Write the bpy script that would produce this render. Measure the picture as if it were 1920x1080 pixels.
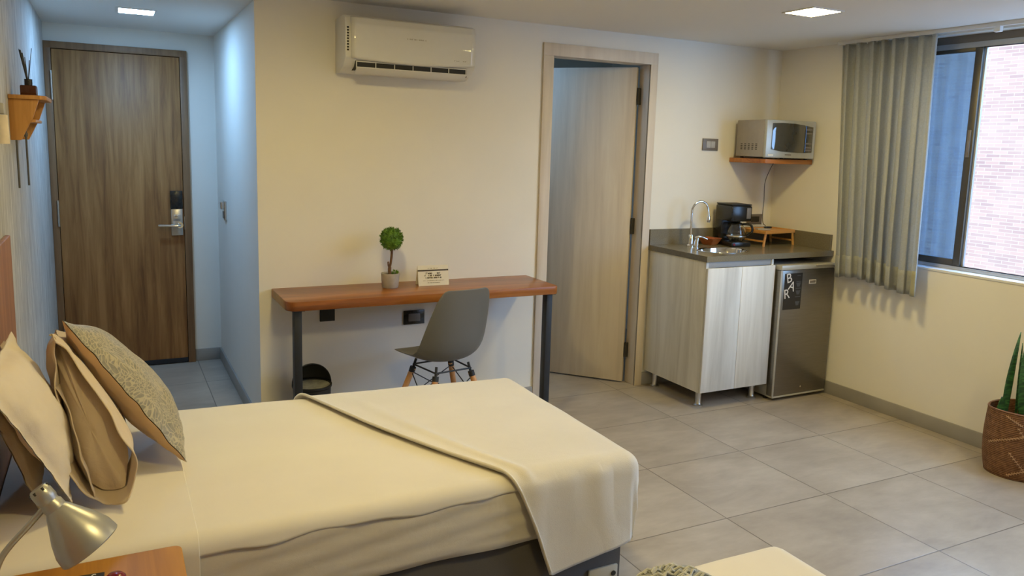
import bpy, bmesh, math, random
from math import pi, sin, cos, radians as R
from mathutils import Vector, Matrix, noise
random.seed(7)
for o in list(bpy.data.objects): bpy.data.objects.remove(o)
SC = bpy.context.scene
C = bpy.context.collection

# ------------------------------------------------------------------ camera
cam = bpy.data.cameras.new('camera'); co = bpy.data.objects.new('camera', cam); C.objects.link(co)
FPX, CX, CY = 1484.19, 972.19, 494.60
yw, pt, rl = R(27.5409), R(8.4296), R(1.7406)
fw = Vector((sin(yw)*cos(pt), cos(yw)*cos(pt), -sin(pt)))
rt = Vector((cos(yw), -sin(yw), 0)); up = rt.cross(fw)
r2 = rt*cos(rl) + up*sin(rl); u2 = -rt*sin(rl) + up*cos(rl)
M = Matrix((r2, u2, -fw)).transposed().to_4x4(); M.translation = (0, 0, 1.5553)
co.matrix_world = M
cam.sensor_width = 36; cam.lens = FPX/1920*36
cam.shift_x = -(CX-960)/1920; cam.shift_y = (CY-540)/1920
cam.clip_start = 0.05; cam.clip_end = 200
SC.camera = co
# ------------------------------------------------------------------ view, world
SC.view_settings.view_transform = 'Standard'; SC.view_settings.look = 'None'
SC.view_settings.exposure = 0.10; SC.view_settings.gamma = 1; SC.view_settings.use_curve_mapping = False
W = bpy.data.worlds.new('sky'); SC.world = W; W.use_nodes = True
bg = W.node_tree.nodes['Background']; bg.inputs[0].default_value = (0.33, 0.58, 1.0, 1); bg.inputs[1].default_value = 8.5
LAMP_E = 133.0; LAMP_COL = (1.0, 0.79, 0.31)
HALL_E = 140.0; HALL_COL = (0.30, 0.585, 1.0)
BATH_E = 16.0

# key planes
YB = 4.1727; XR = 4.1872; XL = -.3183; YH = 5.8153; XH = .6734; ZC = 2.263; ZH = 2.226

# ------------------------------------------------------------------ materials
MATS = {}
class NT:
    def __init__(s, name):
        s.m = bpy.data.materials.new(name); s.m.use_nodes = True; s.t = s.m.node_tree; s.n = s.t.nodes
        s.b = s.n['Principled BSDF']; s.x = -300
    def add(s, typ, **kw):
        n = s.n.new(typ)
        for k, v in kw.items(): setattr(n, k, v)
        return n
    def link(s, a, b): s.t.links.new(a, b)
    def coord(s, scale=(1,1,1), rot=(0,0,0), kind='Object'):
        c = s.add('ShaderNodeTexCoord'); m = s.add('ShaderNodeMapping')
        m.inputs['Scale'].default_value = scale; m.inputs['Rotation'].default_value = rot
        s.link(c.outputs[kind], m.inputs[0]); return m.outputs[0]
    def noise(s, co, scale, detail=4, rough=.5, dist=0):
        n = s.add('ShaderNodeTexNoise'); n.inputs['Scale'].default_value = scale
        n.inputs['Detail'].default_value = detail; n.inputs['Roughness'].default_value = rough
        n.inputs['Distortion'].default_value = dist
        s.link(co, n.inputs['Vector']); return n.outputs[0]
    def ramp(s, fac, stops):
        r = s.add('ShaderNodeValToRGB'); e = r.color_ramp.elements
        while len(e) < len(stops): e.new(.5)
        for i, (p, c) in enumerate(stops):
            e[i].position = p; e[i].color = tuple(c)+(1,) if len(c) == 3 else c
        s.link(fac, r.inputs[0]); return r.outputs[0]
    def math(s, op, a, b=None, c=None):
        n = s.add('ShaderNodeMath', operation=op)
        for i, v in enumerate((a, b, c)):
            if v is None: continue
            if isinstance(v, (int, float)): n.inputs[i].default_value = v
            else: s.link(v, n.inputs[i])
        return n.outputs[0]
    def mix(s, fac, a, b, blend='MIX'):
        n = s.add('ShaderNodeMix', data_type='RGBA', blend_type=blend)
        for i, v in ((0, fac), (6, a), (7, b)):
            if isinstance(v, (int, float)): n.inputs[i].default_value = v
            elif isinstance(v, tuple): n.inputs[i].default_value = v+(1,) if len(v) == 3 else v
            else: s.link(v, n.inputs[i])
        return n.outputs[2]
    def bump(s, h, strength=.3, dist=.01):
        n = s.add('ShaderNodeBump'); n.inputs['Strength'].default_value = strength; n.inputs['Distance'].default_value = dist
        s.link(h, n.inputs['Height']); s.link(n.outputs[0], s.b.inputs['Normal']); return n
    def col(s, v):
        if isinstance(v, tuple): s.b.inputs['Base Color'].default_value = v+(1,)
        else: s.link(v, s.b.inputs['Base Color'])
    def set(s, **kw):
        for k, v in kw.items():
            s.b.inputs[{'rough':'Roughness','metal':'Metallic','spec':'Specular IOR Level','sheen':'Sheen Weight','coat':'Coat Weight','trans':'Transmission Weight'}[k]].default_value = v
def plain(name, c, rough=.5, metal=0., spec=.5, coat=0., var=.06, nscale=30, bump=0.):
    n = NT(name); co = n.coord(); f = n.noise(co, nscale, 3)
    d = tuple(max(0, x*(1-var)) for x in c); l = tuple(min(1, x*(1+var)) for x in c)
    n.col(n.ramp(f, [(.3, d), (.7, l)])); n.set(rough=rough, metal=metal, spec=spec, coat=coat)
    if bump: n.bump(f, bump, .004)
    return n.m
def wood(name, dark, mid, light, axis='x', scale=1., rough=.45, planks=0, streak=1.):
    n = NT(name); s = {'x': (.9, 14, 14), 'y': (14, .9, 14), 'z': (14, 14, .9)}[axis]
    co = n.coord(tuple(v*scale for v in s)); a = n.noise(co, 1.6, 8, .62, .6)
    co2 = n.coord(tuple(v*scale*.35 for v in s)); b = n.noise(co2, 1.3, 3, .5, .3)
    f = n.math('ADD', n.math('MULTIPLY', a, .6), n.math('MULTIPLY', b, .4))
    c = n.ramp(f, [(.36, dark), (.5, mid), (.64, light)])
    n.col(c); n.set(rough=rough); n.bump(a, .12*streak, .003)
    return n.m
def fabric(name, c, rough=.9, weave=900, bump=.15, var=.05, sheen=.2, big=6., wr=.0):
    n = NT(name); co = n.coord()
    f = n.noise(co, big, 4); g = n.noise(co, weave, 2)
    d = tuple(x*(1-var) for x in c); l = tuple(min(1, x*(1+var)) for x in c)
    n.col(n.ramp(f, [(.3, d), (.7, l)])); n.set(rough=rough, sheen=sheen, spec=.2)
    h = n.math('ADD', n.math('MULTIPLY', g, .25), n.math('MULTIPLY', n.noise(co, 14, 3, .55, .8), wr))
    n.bump(h, bump, .006); return n.m

def make_materials():
    m = MATS
    m['paint'] = plain('off_white_paint', (.80, .765, .69), .72, spec=.25, var=.015, nscale=3, bump=.03)
    m['ceil'] = plain('ceiling_paint', (.80, .78, .74), .8, spec=.2, var=.01, nscale=2)
    # left wall: textured streaky plaster
    n = NT('streaked_grey_plaster'); c1 = n.coord((9, 9, 1.6)); a = n.noise(c1, 2.2, 8, .68, 1.2)
    c2 = n.coord((1.2, 1.2, .8)); b = n.noise(c2, 1.8, 4, .6, .5)
    n.col(n.mix(n.ramp(b, [(.35, (0,0,0)), (.7, (1,1,1))]), n.ramp(a, [(.3, (.27, .26, .25)), (.5, (.46, .45, .43)), (.72, (.70, .685, .64))]), n.ramp(a, [(.3, (.38, .365, .34)), (.7, (.66, .64, .60))])))
    n.set(rough=.75); n.bump(a, .5, .006); m['plaster'] = n.m
    # floor tiles
    n = NT('greige_porcelain_tiles'); tc = n.add('ShaderNodeTexCoord'); sp = n.add('ShaderNodeSeparateXYZ'); n.link(tc.outputs['Object'], sp.inputs[0])
    def cell(o, off, t):
        u = n.math('DIVIDE', n.math('SUBTRACT', o, off), t); fr = n.math('FRACT', u); fl = n.math('FLOOR', u)
        e = n.math('MULTIPLY', n.math('MINIMUM', fr, n.math('SUBTRACT', 1., fr)), t)
        return fl, e
    fx, ex = cell(sp.outputs[0], 2.9076, .5982); fy, ey = cell(sp.outputs[1], 3.5592, .57)
    e = n.math('MINIMUM', ex, ey); g = n.ramp(e, [(.0022, (0,0,0)), (.0036, (1,1,1))])
    cb = n.add('ShaderNodeCombineXYZ'); n.link(fx, cb.inputs[0]); n.link(fy, cb.inputs[1])
    wn = n.add('ShaderNodeTexWhiteNoise'); n.link(cb.outputs[0], wn.inputs[0])
    vo = n.add('ShaderNodeVectorMath', operation='ADD'); n.link(tc.outputs['Object'], vo.inputs[0]); 
    vs = n.add('ShaderNodeVectorMath', operation='SCALE'); n.link(wn.outputs[1], vs.inputs[0]); vs.inputs[3].default_value = 7.; n.link(vs.outputs[0], vo.inputs[1])
    mp = n.add('ShaderNodeMapping'); mp.inputs['Scale'].default_value = (1., 2.4, 1); n.link(vo.outputs[0], mp.inputs[0])
    a = n.noise(mp.outputs[0], 2.2, 7, .62, .4); b = n.noise(mp.outputs[0], 9, 4, .6)
    f = n.math('ADD', n.math('MULTIPLY', a, .75), n.math('MULTIPLY', b, .25))
    f = n.math('ADD', f, n.math('MULTIPLY', n.math('SUBTRACT', wn.outputs[0], .5), .06))
    tcol = n.ramp(f, [(.30, (.29, .245, .195)), (.5, (.375, .322, .262)), (.70, (.46, .405, .335))])
    n.col(n.mix(g, (.085, .072, .056), tcol)); 
    n.set(rough=.30)
    n.set(spec=.45); bh = n.math('ADD', n.math('MULTIPLY', g, 1.), n.math('MULTIPLY', b, .01)); n.bump(bh, .3, .0015); m['tile'] = n.m
    m['base_tile'] = plain('greige_baseboard_tile', (.33, .31, .28), .4, var=.08, nscale=6)
    m['door_wood'] = wood('brown_oak_veneer', (.17, .070, .020), (.31, .145, .044), (.43, .22, .075), 'z', 1.3, .5)
    m['door_frame'] = wood('dark_brown_frame_wood', (.15, .075, .032), (.22, .118, .052), (.28, .155, .072), 'z', 1.2, .5)
    m['pale_wood'] = wood('pale_greige_veneer', (.56, .48, .385), (.65, .56, .455), (.71, .63, .52), 'z', .8, .5, streak=.5)
    m['white_wood'] = wood('whitewashed_grey_veneer', (.50, .47, .41), (.66, .635, .57), (.78, .76, .70), 'z', .55, .5, streak=.6)
    m['desk_wood'] = wood('varnished_red_brown_wood', (.15, .042, .008), (.30, .098, .018), (.44, .17, .036), 'x', 1., .28)
    m['shelf_wood'] = wood('orange_brown_wood', (.24, .07, .015), (.42, .15, .03), (.52, .21, .05), 'x', 1.2, .35)
    m['wall_shelf_wood'] = wood('amber_stained_wood', (.36, .15, .03), (.56, .27, .07), (.66, .34, .10), 'z', 1.2, .45)
    m['stand_wood'] = wood('orange_laminate', (.26, .098, .008), (.37, .155, .014), (.46, .21, .024), 'y', .8, .5)
    m['bamboo'] = wood('bamboo', (.46, .20, .05), (.62, .31, .09), (.72, .40, .13), 'x', 1.5, .4)
    m['leg_wood'] = wood('beech_leg_wood', (.45, .20, .07), (.60, .30, .12), (.68, .38, .17), 'z', 1.5, .45)
    m['head_wood'] = wood('headboard_brown_wood', (.22, .09, .035), (.34, .15, .06), (.42, .20, .085), 'z', .8, .45)
    m['bowl_wood'] = wood('reddish_wood', (.24, .06, .015), (.38, .11, .03), (.48, .17, .05), 'x', 1.5, .35)
    m['stone'] = plain('grey_brown_quartz', (.19, .165, .115), .22, var=.14, nscale=160)
    m['chrome'] = plain('chrome', (.80, .79, .77), .10, 1., var=.02)
    m['steel'] = plain('brushed_steel', (.60, .58, .55), .28, 1., var=.05, nscale=60)
    m['satin'] = plain('satin_silver_paint', (.40, .395, .38), .36, .7, var=.03)
    m['black_metal'] = plain('black_powder_coat', (.018, .019, .022), .5, var=.1)
    m['black_plastic'] = plain('black_plastic', (.015, .014, .013), .25, var=.1)
    m['black_matt'] = plain('black_matt_plastic', (.012, .012, .012), .55, var=.1)
    m['rubber'] = plain('dark_rubber', (.012, .014, .02), .7)
    m['ac_white'] = plain('glossy_warm_white_plastic', (.70, .68, .62), .05, coat=.5, var=.01)
    m['ac_body'] = plain('satin_white_plastic', (.72, .70, .65), .35, var=.01)
    m['ac_dark'] = plain('vent_recess_black', (.02, .018, .015), .6)
    m['ac_mark'] = plain('grey_logo_print', (.36, .33, .25), .5)
    m['white_plastic'] = plain('white_plastic', (.78, .77, .75), .35, var=.01)
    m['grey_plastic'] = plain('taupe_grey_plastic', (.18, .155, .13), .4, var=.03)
    m['light_grey_plastic'] = plain('light_grey_plastic', (.42, .40, .37), .4, var=.03)
    m['chair'] = plain('matt_grey_plastic', (.165, .160, .145), .42, var=.02, nscale=4)
    m['fridge_side'] = plain('grey_enamel', (.34, .32, .28), .35, .2, var=.03)
    m['fridge_trim'] = plain('pale_grey_trim', (.46, .44, .38), .35, .2, var=.02)
    n = NT('brushed_titanium_steel'); c = n.coord((2, 2, 260)); f = n.noise(c, 3, 3); n.col(n.ramp(f, [(.3, (.22, .20, .175)), (.7, (.27, .25, .22))])); n.set(rough=.30, metal=.85); n.bump(f, .05, .002); m['fridge'] = n.m
    m['mw_side'] = plain('silver_grey_sheet_metal', (.36, .32, .28), .4, .35, var=.03)
    m['mw_front'] = plain('silver_grey_plastic', (.46, .46, .42), .35, .3, var=.03)
    m['mw_glass'] = plain('dark_door_glass', (.05, .047, .036), .06, coat=1., spec=.8)
    m['slot'] = plain('dark_slot', (.03, .026, .02), .7)
    m['sheet'] = fabric('cream_cotton_sheet', (.70, .65, .565), wr=.25, bump=.14, var=.02)
    m['sheet_b'] = fabric('cream_cotton_fitted_sheet', (.64, .59, .505), wr=.8, bump=.30, var=.03)
    m['blanket'] = fabric('cream_fleece', (.67, .625, .55), weave=420, bump=.40, wr=.45, var=.03, sheen=.5)
    m['case'] = fabric('beige_cotton', (.62, .50, .36), wr=1.6, bump=.55, var=.04)
    m['case_w'] = fabric('ivory_cotton', (.70, .61, .48), wr=1.3, bump=.45, var=.04)
    m['peach'] = fabric('peach_satin', (.62, .42, .24), wr=.3, bump=.1, var=.04)
    m['bed_base'] = fabric('charcoal_upholstery', (.095, .084, .075), weave=500, bump=.4)
    # jacquard
    n = NT('olive_grey_jacquard'); c = n.coord((1,1,1)); v = n.add('ShaderNodeTexVoronoi', feature='DISTANCE_TO_EDGE'); v.inputs['Scale'].default_value = 64
    nz = n.add('ShaderNodeTexNoise'); nz.inputs['Scale'].default_value = 9; n.link(c, nz.inputs['Vector'])
    va = n.add('ShaderNodeVectorMath', operation='MULTIPLY_ADD'); n.link(nz.outputs[1], va.inputs[0]); va.inputs[1].default_value = (.16,)*3; n.link(c, va.inputs[2]); n.link(va.outputs[0], v.inputs['Vector'])
    f = n.ramp(v.outputs[0], [(.05, (1,)*3), (.12, (0,)*3)]); g = n.noise(c, 60, 3)
    base = n.mix(n.ramp(g, [(.4, (0,)*3), (.6, (1,)*3)]), (.20, .185, .135), (.27, .245, .18))
    n.col(n.mix(f, base, (.42, .36, .235))); n.set(rough=.45, sheen=.3); n.bump(f, .3, .003); m['jacquard'] = n.m
    # curtain
    n = NT('grey_linen_curtain'); c = n.coord((160, 160, 22)); a = n.noise(c, 3, 4, .6); b = n.noise(n.coord((22, 22, 240)), 3, 4, .6)
    f = n.math('MULTIPLY', n.math('ADD', a, b), .5); n.col(n.ramp(f, [(.38, (.42, .43, .41)), (.62, (.64, .645, .62))])); n.set(rough=.9, sheen=.2, spec=.1); n.bump(f, .3, .002)
    tr = n.add('ShaderNodeBsdfTranslucent'); tr.inputs[0].default_value = (.62, .62, .58, 1); mx = n.add('ShaderNodeMixShader'); mx.inputs[0].default_value = .42
    n.link(n.b.outputs[0], mx.inputs[1]); n.link(tr.outputs[0], mx.inputs[2]); n.link(mx.outputs[0], n.n['Material Output'].inputs[0]); m['curtain'] = n.m
    m['hem'] = fabric('olive_linen_hem', (.36, .34, .22), weave=500)
    m['alu_dark'] = plain('bronze_aluminium', (.10, .088, .070), .4, .5, var=.05)
    m['alu_light'] = plain('grey_aluminium', (.48, .48, .48), .4, .4, var=.03)
    # glass
    n = NT('blue_tinted_glass'); tb = n.add('ShaderNodeBsdfTransparent'); tb.inputs[0].default_value = (.48, .64, .78, 1)
    gl = n.add('ShaderNodeBsdfGlossy'); gl.inputs[0].default_value = (.75, .88, 1, 1); gl.inputs[1].default_value = .02
    fr = n.add('ShaderNodeFresnel'); fr.inputs[0].default_value = 1.9; mx = n.add('ShaderNodeMixShader')
    n.n.remove(fr); mx.inputs[0].default_value = .30; n.link(tb.outputs[0], mx.inputs[1]); n.link(gl.outputs[0], mx.inputs[2]); n.link(mx.outputs[0], n.n['Material Output'].inputs[0]); m['tint_glass'] = n.m
    n = NT('clear_glass'); n.col((.9, .9, .88)); n.set(rough=.02, trans=1.); m['glass'] = n.m
    n = NT('amber_glass'); n.col((.10, .03, .012)); n.set(rough=.05, trans=.3); m['amber'] = n.m
    # brick
    n = NT('pink_brick_wall'); tc = n.add('ShaderNodeTexCoord'); sp = n.add('ShaderNodeSeparateXYZ'); n.link(tc.outputs['Object'], sp.inputs[0])
    cb = n.add('ShaderNodeCombineXYZ'); n.link(sp.outputs[1], cb.inputs[0]); n.link(sp.outputs[2], cb.inputs[1])
    br = n.add('ShaderNodeTexBrick'); n.link(cb.outputs[0], br.inputs['Vector']); br.inputs['Scale'].default_value = 1.
    br.inputs['Color1'].default_value = (.37, .168, .098, 1); br.inputs['Color2'].default_value = (.25, .110, .072, 1); br.inputs['Mortar'].default_value = (.37, .215, .128, 1)
    br.inputs['Mortar Size'].default_value = .007; br.inputs['Brick Width'].default_value = .25; br.inputs['Row Height'].default_value = .062; br.inputs['Mortar Smooth'].default_value = .2; br.inputs['Bias'].default_value = -.1
    g = n.noise(tc.outputs['Object'], 1.2, 5); n.col(n.mix(n.ramp(g, [(.35, (.0,)*3), (.65, (.45,)*3)]), br.outputs[0], (.385, .20, .118))); n.set(rough=.85); m['brick'] = n.m
    m['concrete'] = plain('pale_concrete', (.42, .385, .34), .85, var=.12, nscale=25, bump=.2)
    m['soil'] = plain('dark_soil', (.05, .03, .015), .95, var=.4, nscale=90, bump=.8)
    m['mulch'] = plain('yellow_brown_mulch', (.30, .17, .045), .95, var=.5, nscale=70, bump=.8)
    n = NT('moss_green_foliage'); f = n.noise(n.coord(), 30, 3); n.col(n.ramp(f, [(.35, (.04, .11, .008)), (.65, (.17, .33, .035))])); n.set(rough=.6); m['leaf'] = n.m
    m['bark'] = plain('brown_bark', (.13, .065, .03), .85, var=.3, nscale=60, bump=.5)
    # snake plant
    n = NT('banded_snake_plant_leaf'); f = n.noise(n.coord((8, 8, 55)), 1.2, 3, .5, 1.); n.col(n.ramp(f, [(.40, (.015, .055, .018)), (.56, (.045, .15, .035)), (.7, (.10, .23, .06))])); n.set(rough=.4); m['snake'] = n.m
    m['snake_edge'] = plain('yellow_green_leaf', (.20, .22, .06), .45, var=.2)
    # basket
    n = NT('woven_brown_basket'); c = n.coord((1, 1, 1)); w1 = n.add('ShaderNodeTexWave', bands_direction='Z'); w1.inputs['Scale'].default_value = 34; w1.inputs['Distortion'].default_value = 2.; n.link(c, w1.inputs[0])
    g = n.noise(c, 45, 4, .6); f = n.math('ADD', n.math('MULTIPLY', w1.outputs[1], .3), n.math('MULTIPLY', g, .7)); n.col(n.ramp(f, [(.3, (.10, .042, .018)), (.55, (.21, .095, .042)), (.75, (.32, .16, .075))])); n.set(rough=.8); n.bump(f, .9, .006); m['basket'] = n.m
    m['basket_trim'] = plain('pale_straw', (.48, .30, .17), .8, var=.2)
    m['card'] = plain('cream_card', (.74, .68, .54), .6, var=.01)
    m['card_ink'] = plain('dark_brown_ink', (.055, .035, .02), .6)
    m['card_grey'] = plain('olive_grey_ink', (.36, .31, .20), .6)
    m['label_black'] = plain('black_sticker', (.016, .014, .014), .35)
    m['label_white'] = plain('off_white_print', (.72, .68, .62), .5)
    m['label_grey'] = plain('slate_print', (.075, .08, .085), .5)
    m['red'] = plain('dark_red_gloss', (.16, .010, .018), .2)
    m['cream_shade'] = plain('cream_shade', (.66, .56, .43), .6)
    m['bag'] = plain('grey_bin_bag', (.30, .30, .27), .35, var=.25, nscale=40, bump=.4)
    m['throw'] = fabric('grey_green_throw', (.27, .275, .25), weave=300, bump=.5)
    m['throw_light'] = fabric('pale_grey_yarn', (.50, .50, .47), weave=300, bump=.5)
    m['dark_cord'] = plain('dark_grey_cord', (.10, .095, .085), .6)
    def emit(name, c, e):
        n = NT(name); em = n.add('ShaderNodeEmission'); em.inputs[0].default_value = c+(1,); em.inputs[1].default_value = e
        n.link(em.outputs[0], n.n['Material Output'].inputs[0]); return n.m
    m['lamp_warm'] = emit('warm_led_diffuser', LAMP_COL, LAMP_E); m['lamp_cool'] = emit('cool_led_diffuser', HALL_COL, HALL_E)
    m['lamp_bath'] = emit('bath_led_diffuser', HALL_COL, BATH_E)
make_materials()
m = MATS

# ------------------------------------------------------------------ mesh helpers
def merge(bm, t, mat=0):
    vm = {}
    for v in t.verts: vm[v] = bm.verts.new(v.co)
    for f in t.faces:
        nf = bm.faces.new([vm[v] for v in f.verts]); nf.material_index = mat; nf.smooth = f.smooth
    t.free()
def box(bm, x0, x1, y0, y1, z0, z1, bev=0., mat=0, seg=2, mtx=None):
    t = bmesh.new(); bmesh.ops.create_cube(t, size=1)
    for v in t.verts: v.co = Vector(((x0+x1)/2+v.co.x*(x1-x0), (y0+y1)/2+v.co.y*(y1-y0), (z0+z1)/2+v.co.z*(z1-z0)))
    if bev: bmesh.ops.bevel(t, geom=t.edges[:], offset=bev, segments=seg, affect='EDGES', profile=.5)
    if mtx: bmesh.ops.transform(t, matrix=mtx, verts=t.verts[:])
    merge(bm, t, mat); return bm
def prism(bm, poly, a0, a1, plane='xy', bev=0., mat=0, mtx=None, seg=2):
    t = bmesh.new()
    def P(u, v, w):
        return {'xy': (u, v, w), 'xz': (u, w, v), 'yz': (w, u, v)}[plane]
    lo = [t.verts.new(P(u, v, a0)) for u, v in poly]; hi = [t.verts.new(P(u, v, a1)) for u, v in poly]
    t.faces.new(lo); t.faces.new(hi); n = len(poly)
    for i in range(n): t.faces.new((lo[i], lo[(i+1) % n], hi[(i+1) % n], hi[i]))
    bmesh.ops.recalc_face_normals(t, faces=t.faces[:])
    if bev: bmesh.ops.bevel(t, geom=[e for e in t.edges], offset=bev, segments=seg, affect='EDGES', profile=.5)
    if mtx: bmesh.ops.transform(t, matrix=mtx, verts=t.verts[:])
    merge(bm, t, mat); return bm
def tube(bm, pts, rad, seg=12, mat=0, cap=True, sq=None):
    pts = [Vector(p) for p in pts]; n = len(pts)
    rad = rad if isinstance(rad, (list, tuple)) else [rad]*n
    t = bmesh.new(); rings = []; prev = None
    for i, p in enumerate(pts):
        d = (pts[min(i+1, n-1)]-pts[max(i-1, 0)]).normalized()
        if prev is None:
            a = Vector((0, 0, 1)) if abs(d.z) < .9 else Vector((1, 0, 0)); s = d.cross(a).normalized()
        else: s = (prev - d*prev.dot(d)).normalized()
        prev = s; q = d.cross(s)
        rings.append([t.verts.new(p + (s*cos(2*pi*k/seg)+q*sin(2*pi*k/seg))*rad[i]) for k in range(seg)])
    for a, b in zip(rings, rings[1:]):
        for k in range(seg): t.faces.new((a[k], a[(k+1) % seg], b[(k+1) % seg], b[k])).smooth = True
    if cap: t.faces.new(rings[0][::-1]); t.faces.new(rings[-1])
    bmesh.ops.recalc_face_normals(t, faces=t.faces[:]); merge(bm, t, mat); return bm
def smooth_pts(pts, k=6):
    P = [Vector(p) for p in pts]; out = []
    for i in range(len(P)-1):
        a, b, c, d = P[max(i-1, 0)], P[i], P[i+1], P[min(i+2, len(P)-1)]
        for j in range(k):
            t = j/k; out.append(.5*((2*b)+(c-a)*t+(2*a-5*b+4*c-d)*t*t+(3*b-a-3*c+d)*t**3))
    out.append(P[-1]); return out
def lathe(bm, prof, seg=32, mat=0, mtx=None, loc=(0,0,0), closed=False):
    t = bmesh.new(); rings = []
    for r, z in prof:
        rings.append([t.verts.new((r*cos(2*pi*k/seg), r*sin(2*pi*k/seg), z)) for k in range(seg)] if r > 1e-6 else [t.verts.new((0, 0, z))])
    for a, b in zip(rings, rings[1:]):
        for k in range(seg):
            k2 = (k+1) % seg
            if len(a) == 1 and len(b) == 1: continue
            if len(a) == 1: f = t.faces.new((a[0], b[k2], b[k]))
            elif len(b) == 1: f = t.faces.new((a[k], a[k2], b[0]))
            else: f = t.faces.new((a[k], a[k2], b[k2], b[k]))
            f.smooth = True
    bmesh.ops.recalc_face_normals(t, faces=t.faces[:])
    if mtx: bmesh.ops.transform(t, matrix=mtx, verts=t.verts[:])
    bmesh.ops.translate(t, vec=Vector(loc), verts=t.verts[:]); merge(bm, t, mat); return bm
def surf(bm, fn, nu, nv, mat=0, closeu=False):
    t = bmesh.new(); g = [[t.verts.new(fn(i/nu, j/nv)) for j in range(nv+1)] for i in range(nu+(0 if closeu else 1))]
    for i in range(nu):
        i2 = (i+1) % len(g)
        for j in range(nv): t.faces.new((g[i][j], g[i2][j], g[i2][j+1], g[i][j+1])).smooth = True
    merge(bm, t, mat); return bm
def obj(name, bm, mats, parent=None, smooth=True, angle=38, solid=0., sub=0, loc=None):
    me = bpy.data.meshes.new(name); bmesh.ops.remove_doubles(bm, verts=bm.verts[:], dist=1e-6); bm.to_mesh(me); bm.free()
    o = bpy.data.objects.new(name, me); C.objects.link(o)
    for mm in (mats if isinstance(mats, (list, tuple)) else [mats]): me.materials.append(m[mm] if isinstance(mm, str) else mm)
    if smooth:
        for p in me.polygons: p.use_smooth = True
        try: me.set_sharp_from_angle(angle=R(angle))
        except Exception: pass
    if solid: s = o.modifiers.new('solid', 'SOLIDIFY'); s.thickness = solid; s.offset = 0
    if sub: s = o.modifiers.new('sub', 'SUBSURF'); s.levels = sub; s.render_levels = sub
    if parent: o.parent = parent
    if loc: o.location = loc
    return o
def tag(o, label, cat, group=None):
    o['label'] = label; o['category'] = cat
    if group: o['group'] = group
    return o
def thing(name, label, cat, loc=(0,0,0), rz=0., group=None):
    o = bpy.data.objects.new(name, None); C.objects.link(o); o.location = loc; o.rotation_euler = (0, 0, rz)
    o.empty_display_size = .05
    return tag(o, label, cat, group)
def struct(name, bm, mat, parent=None, **k):
    o = obj(name, bm, mat, parent, **k)
    if not parent: o['kind'] = 'structure'
    return o
def B(): return bmesh.new()
def shift(bm, v): bmesh.ops.translate(bm, vec=Vector(v), verts=bm.verts[:]); return bm
def text_bm(s, size, mtx, ext=.0004):
    c = bpy.data.curves.new('t', 'FONT'); c.body = s; c.size = size; c.extrude = ext; c.align_x = 'CENTER'; c.align_y = 'CENTER'
    o = bpy.data.objects.new('t', c); me = bpy.data.meshes.new_from_object(o); t = bmesh.new(); t.from_mesh(me)
    bpy.data.objects.remove(o); bpy.data.curves.remove(c); bpy.data.meshes.remove(me)
    bmesh.ops.transform(t, matrix=mtx, verts=t.verts[:]); return t
# plane facing -y : local x->x, local y->z
def face_y(x, y, z): return Matrix.Translation((x, y, z)) @ Matrix.Rotation(R(90), 4, 'X')
def marks(bm, x0, x1, y, z, h, n, mtx=None, seed=0, mat=0):
    """a row of small strokes of unreadable print on a face looking to -y"""
    rnd = random.Random(seed); w = (x1-x0)/n
    for i in range(n):
        a = x0+i*w
        if rnd.random() < .12: continue
        k = rnd.randint(0, 3); e = w*.28
        box(bm, a, a+e, y-.0006, y, z, z+h, mtx=mtx, mat=mat)
        if k != 1: box(bm, a, a+w*.75, y-.0006, y, z+h*(.8 if k == 0 else .4), z+h*(1. if k == 0 else .62), mtx=mtx, mat=mat)
        if k > 1: box(bm, a+w*.5, a+w*.5+e, y-.0006, y, z, z+h*.9, mtx=mtx, mat=mat)

# ================================================================== SETTING
YN = -1.6
struct('floor', box(B(), XL-.1, XR+.12, YN-.1, YH+.1, -.05, 0), 'tile', smooth=False)
struct('wall_left', box(B(), XL-.1, XL, YN, YH+.1, 0, 2.5), 'plaster', smooth=False)
b = B(); D0, D1, DZ = 2.34, 3.09, 2.115     # rough opening of the inner door
box(b, XH, D0, YB, YB+.1, 0, 2.5); box(b, D1, XR+.1, YB, YB+.1, 0, 2.5); box(b, D0, D1, YB, YB+.1, DZ, 2.5)
struct('wall_far', b, 'paint', smooth=False)
struct('wall_hall', box(B(), XH, XH+.1, YB+.1, YH+.1, 0, 2.5), 'paint', smooth=False)
b = B(); box(b, .475, XH, YH, YH+.1, 0, 2.5); box(b, XL, .475, YH, YH+.1, 2.085, 2.5)
struct('wall_hall_end', b, 'paint', smooth=False)
struct('wall_light_block', box(B(), XL-.1, XH+.1, YH+.1, YH+.2, 0, 2.5), 'paint', smooth=False)  # unseen panel added behind the hall door to block sky light through its gaps
b = B(); WY1, WY0, WZ0, WZ1 = 3.47, -.2, .932, 2.24
box(b, XR, XR+.12, YN, WY0, 0, 2.5); box(b, XR, XR+.12, WY1, YB, 0, 2.5)
box(b, XR, XR+.12, WY0, WY1, 0, WZ0); box(b, XR, XR+.12, WY0, WY1, WZ1, 2.5)
struct('wall_right', b, 'paint', smooth=False)
struct('wall_near', box(B(), XL-.1, XR+.12, YN-.1, YN, 0, 2.5), 'paint', smooth=False)
struct('ceiling', box(B(), XL, XR, YN, YB, ZC, ZC+.1), 'ceil', smooth=False)
struct('ceiling_hall', box(B(), XL, XH, YB, YH, ZH, ZH+.12), 'ceil', smooth=False)
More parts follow.
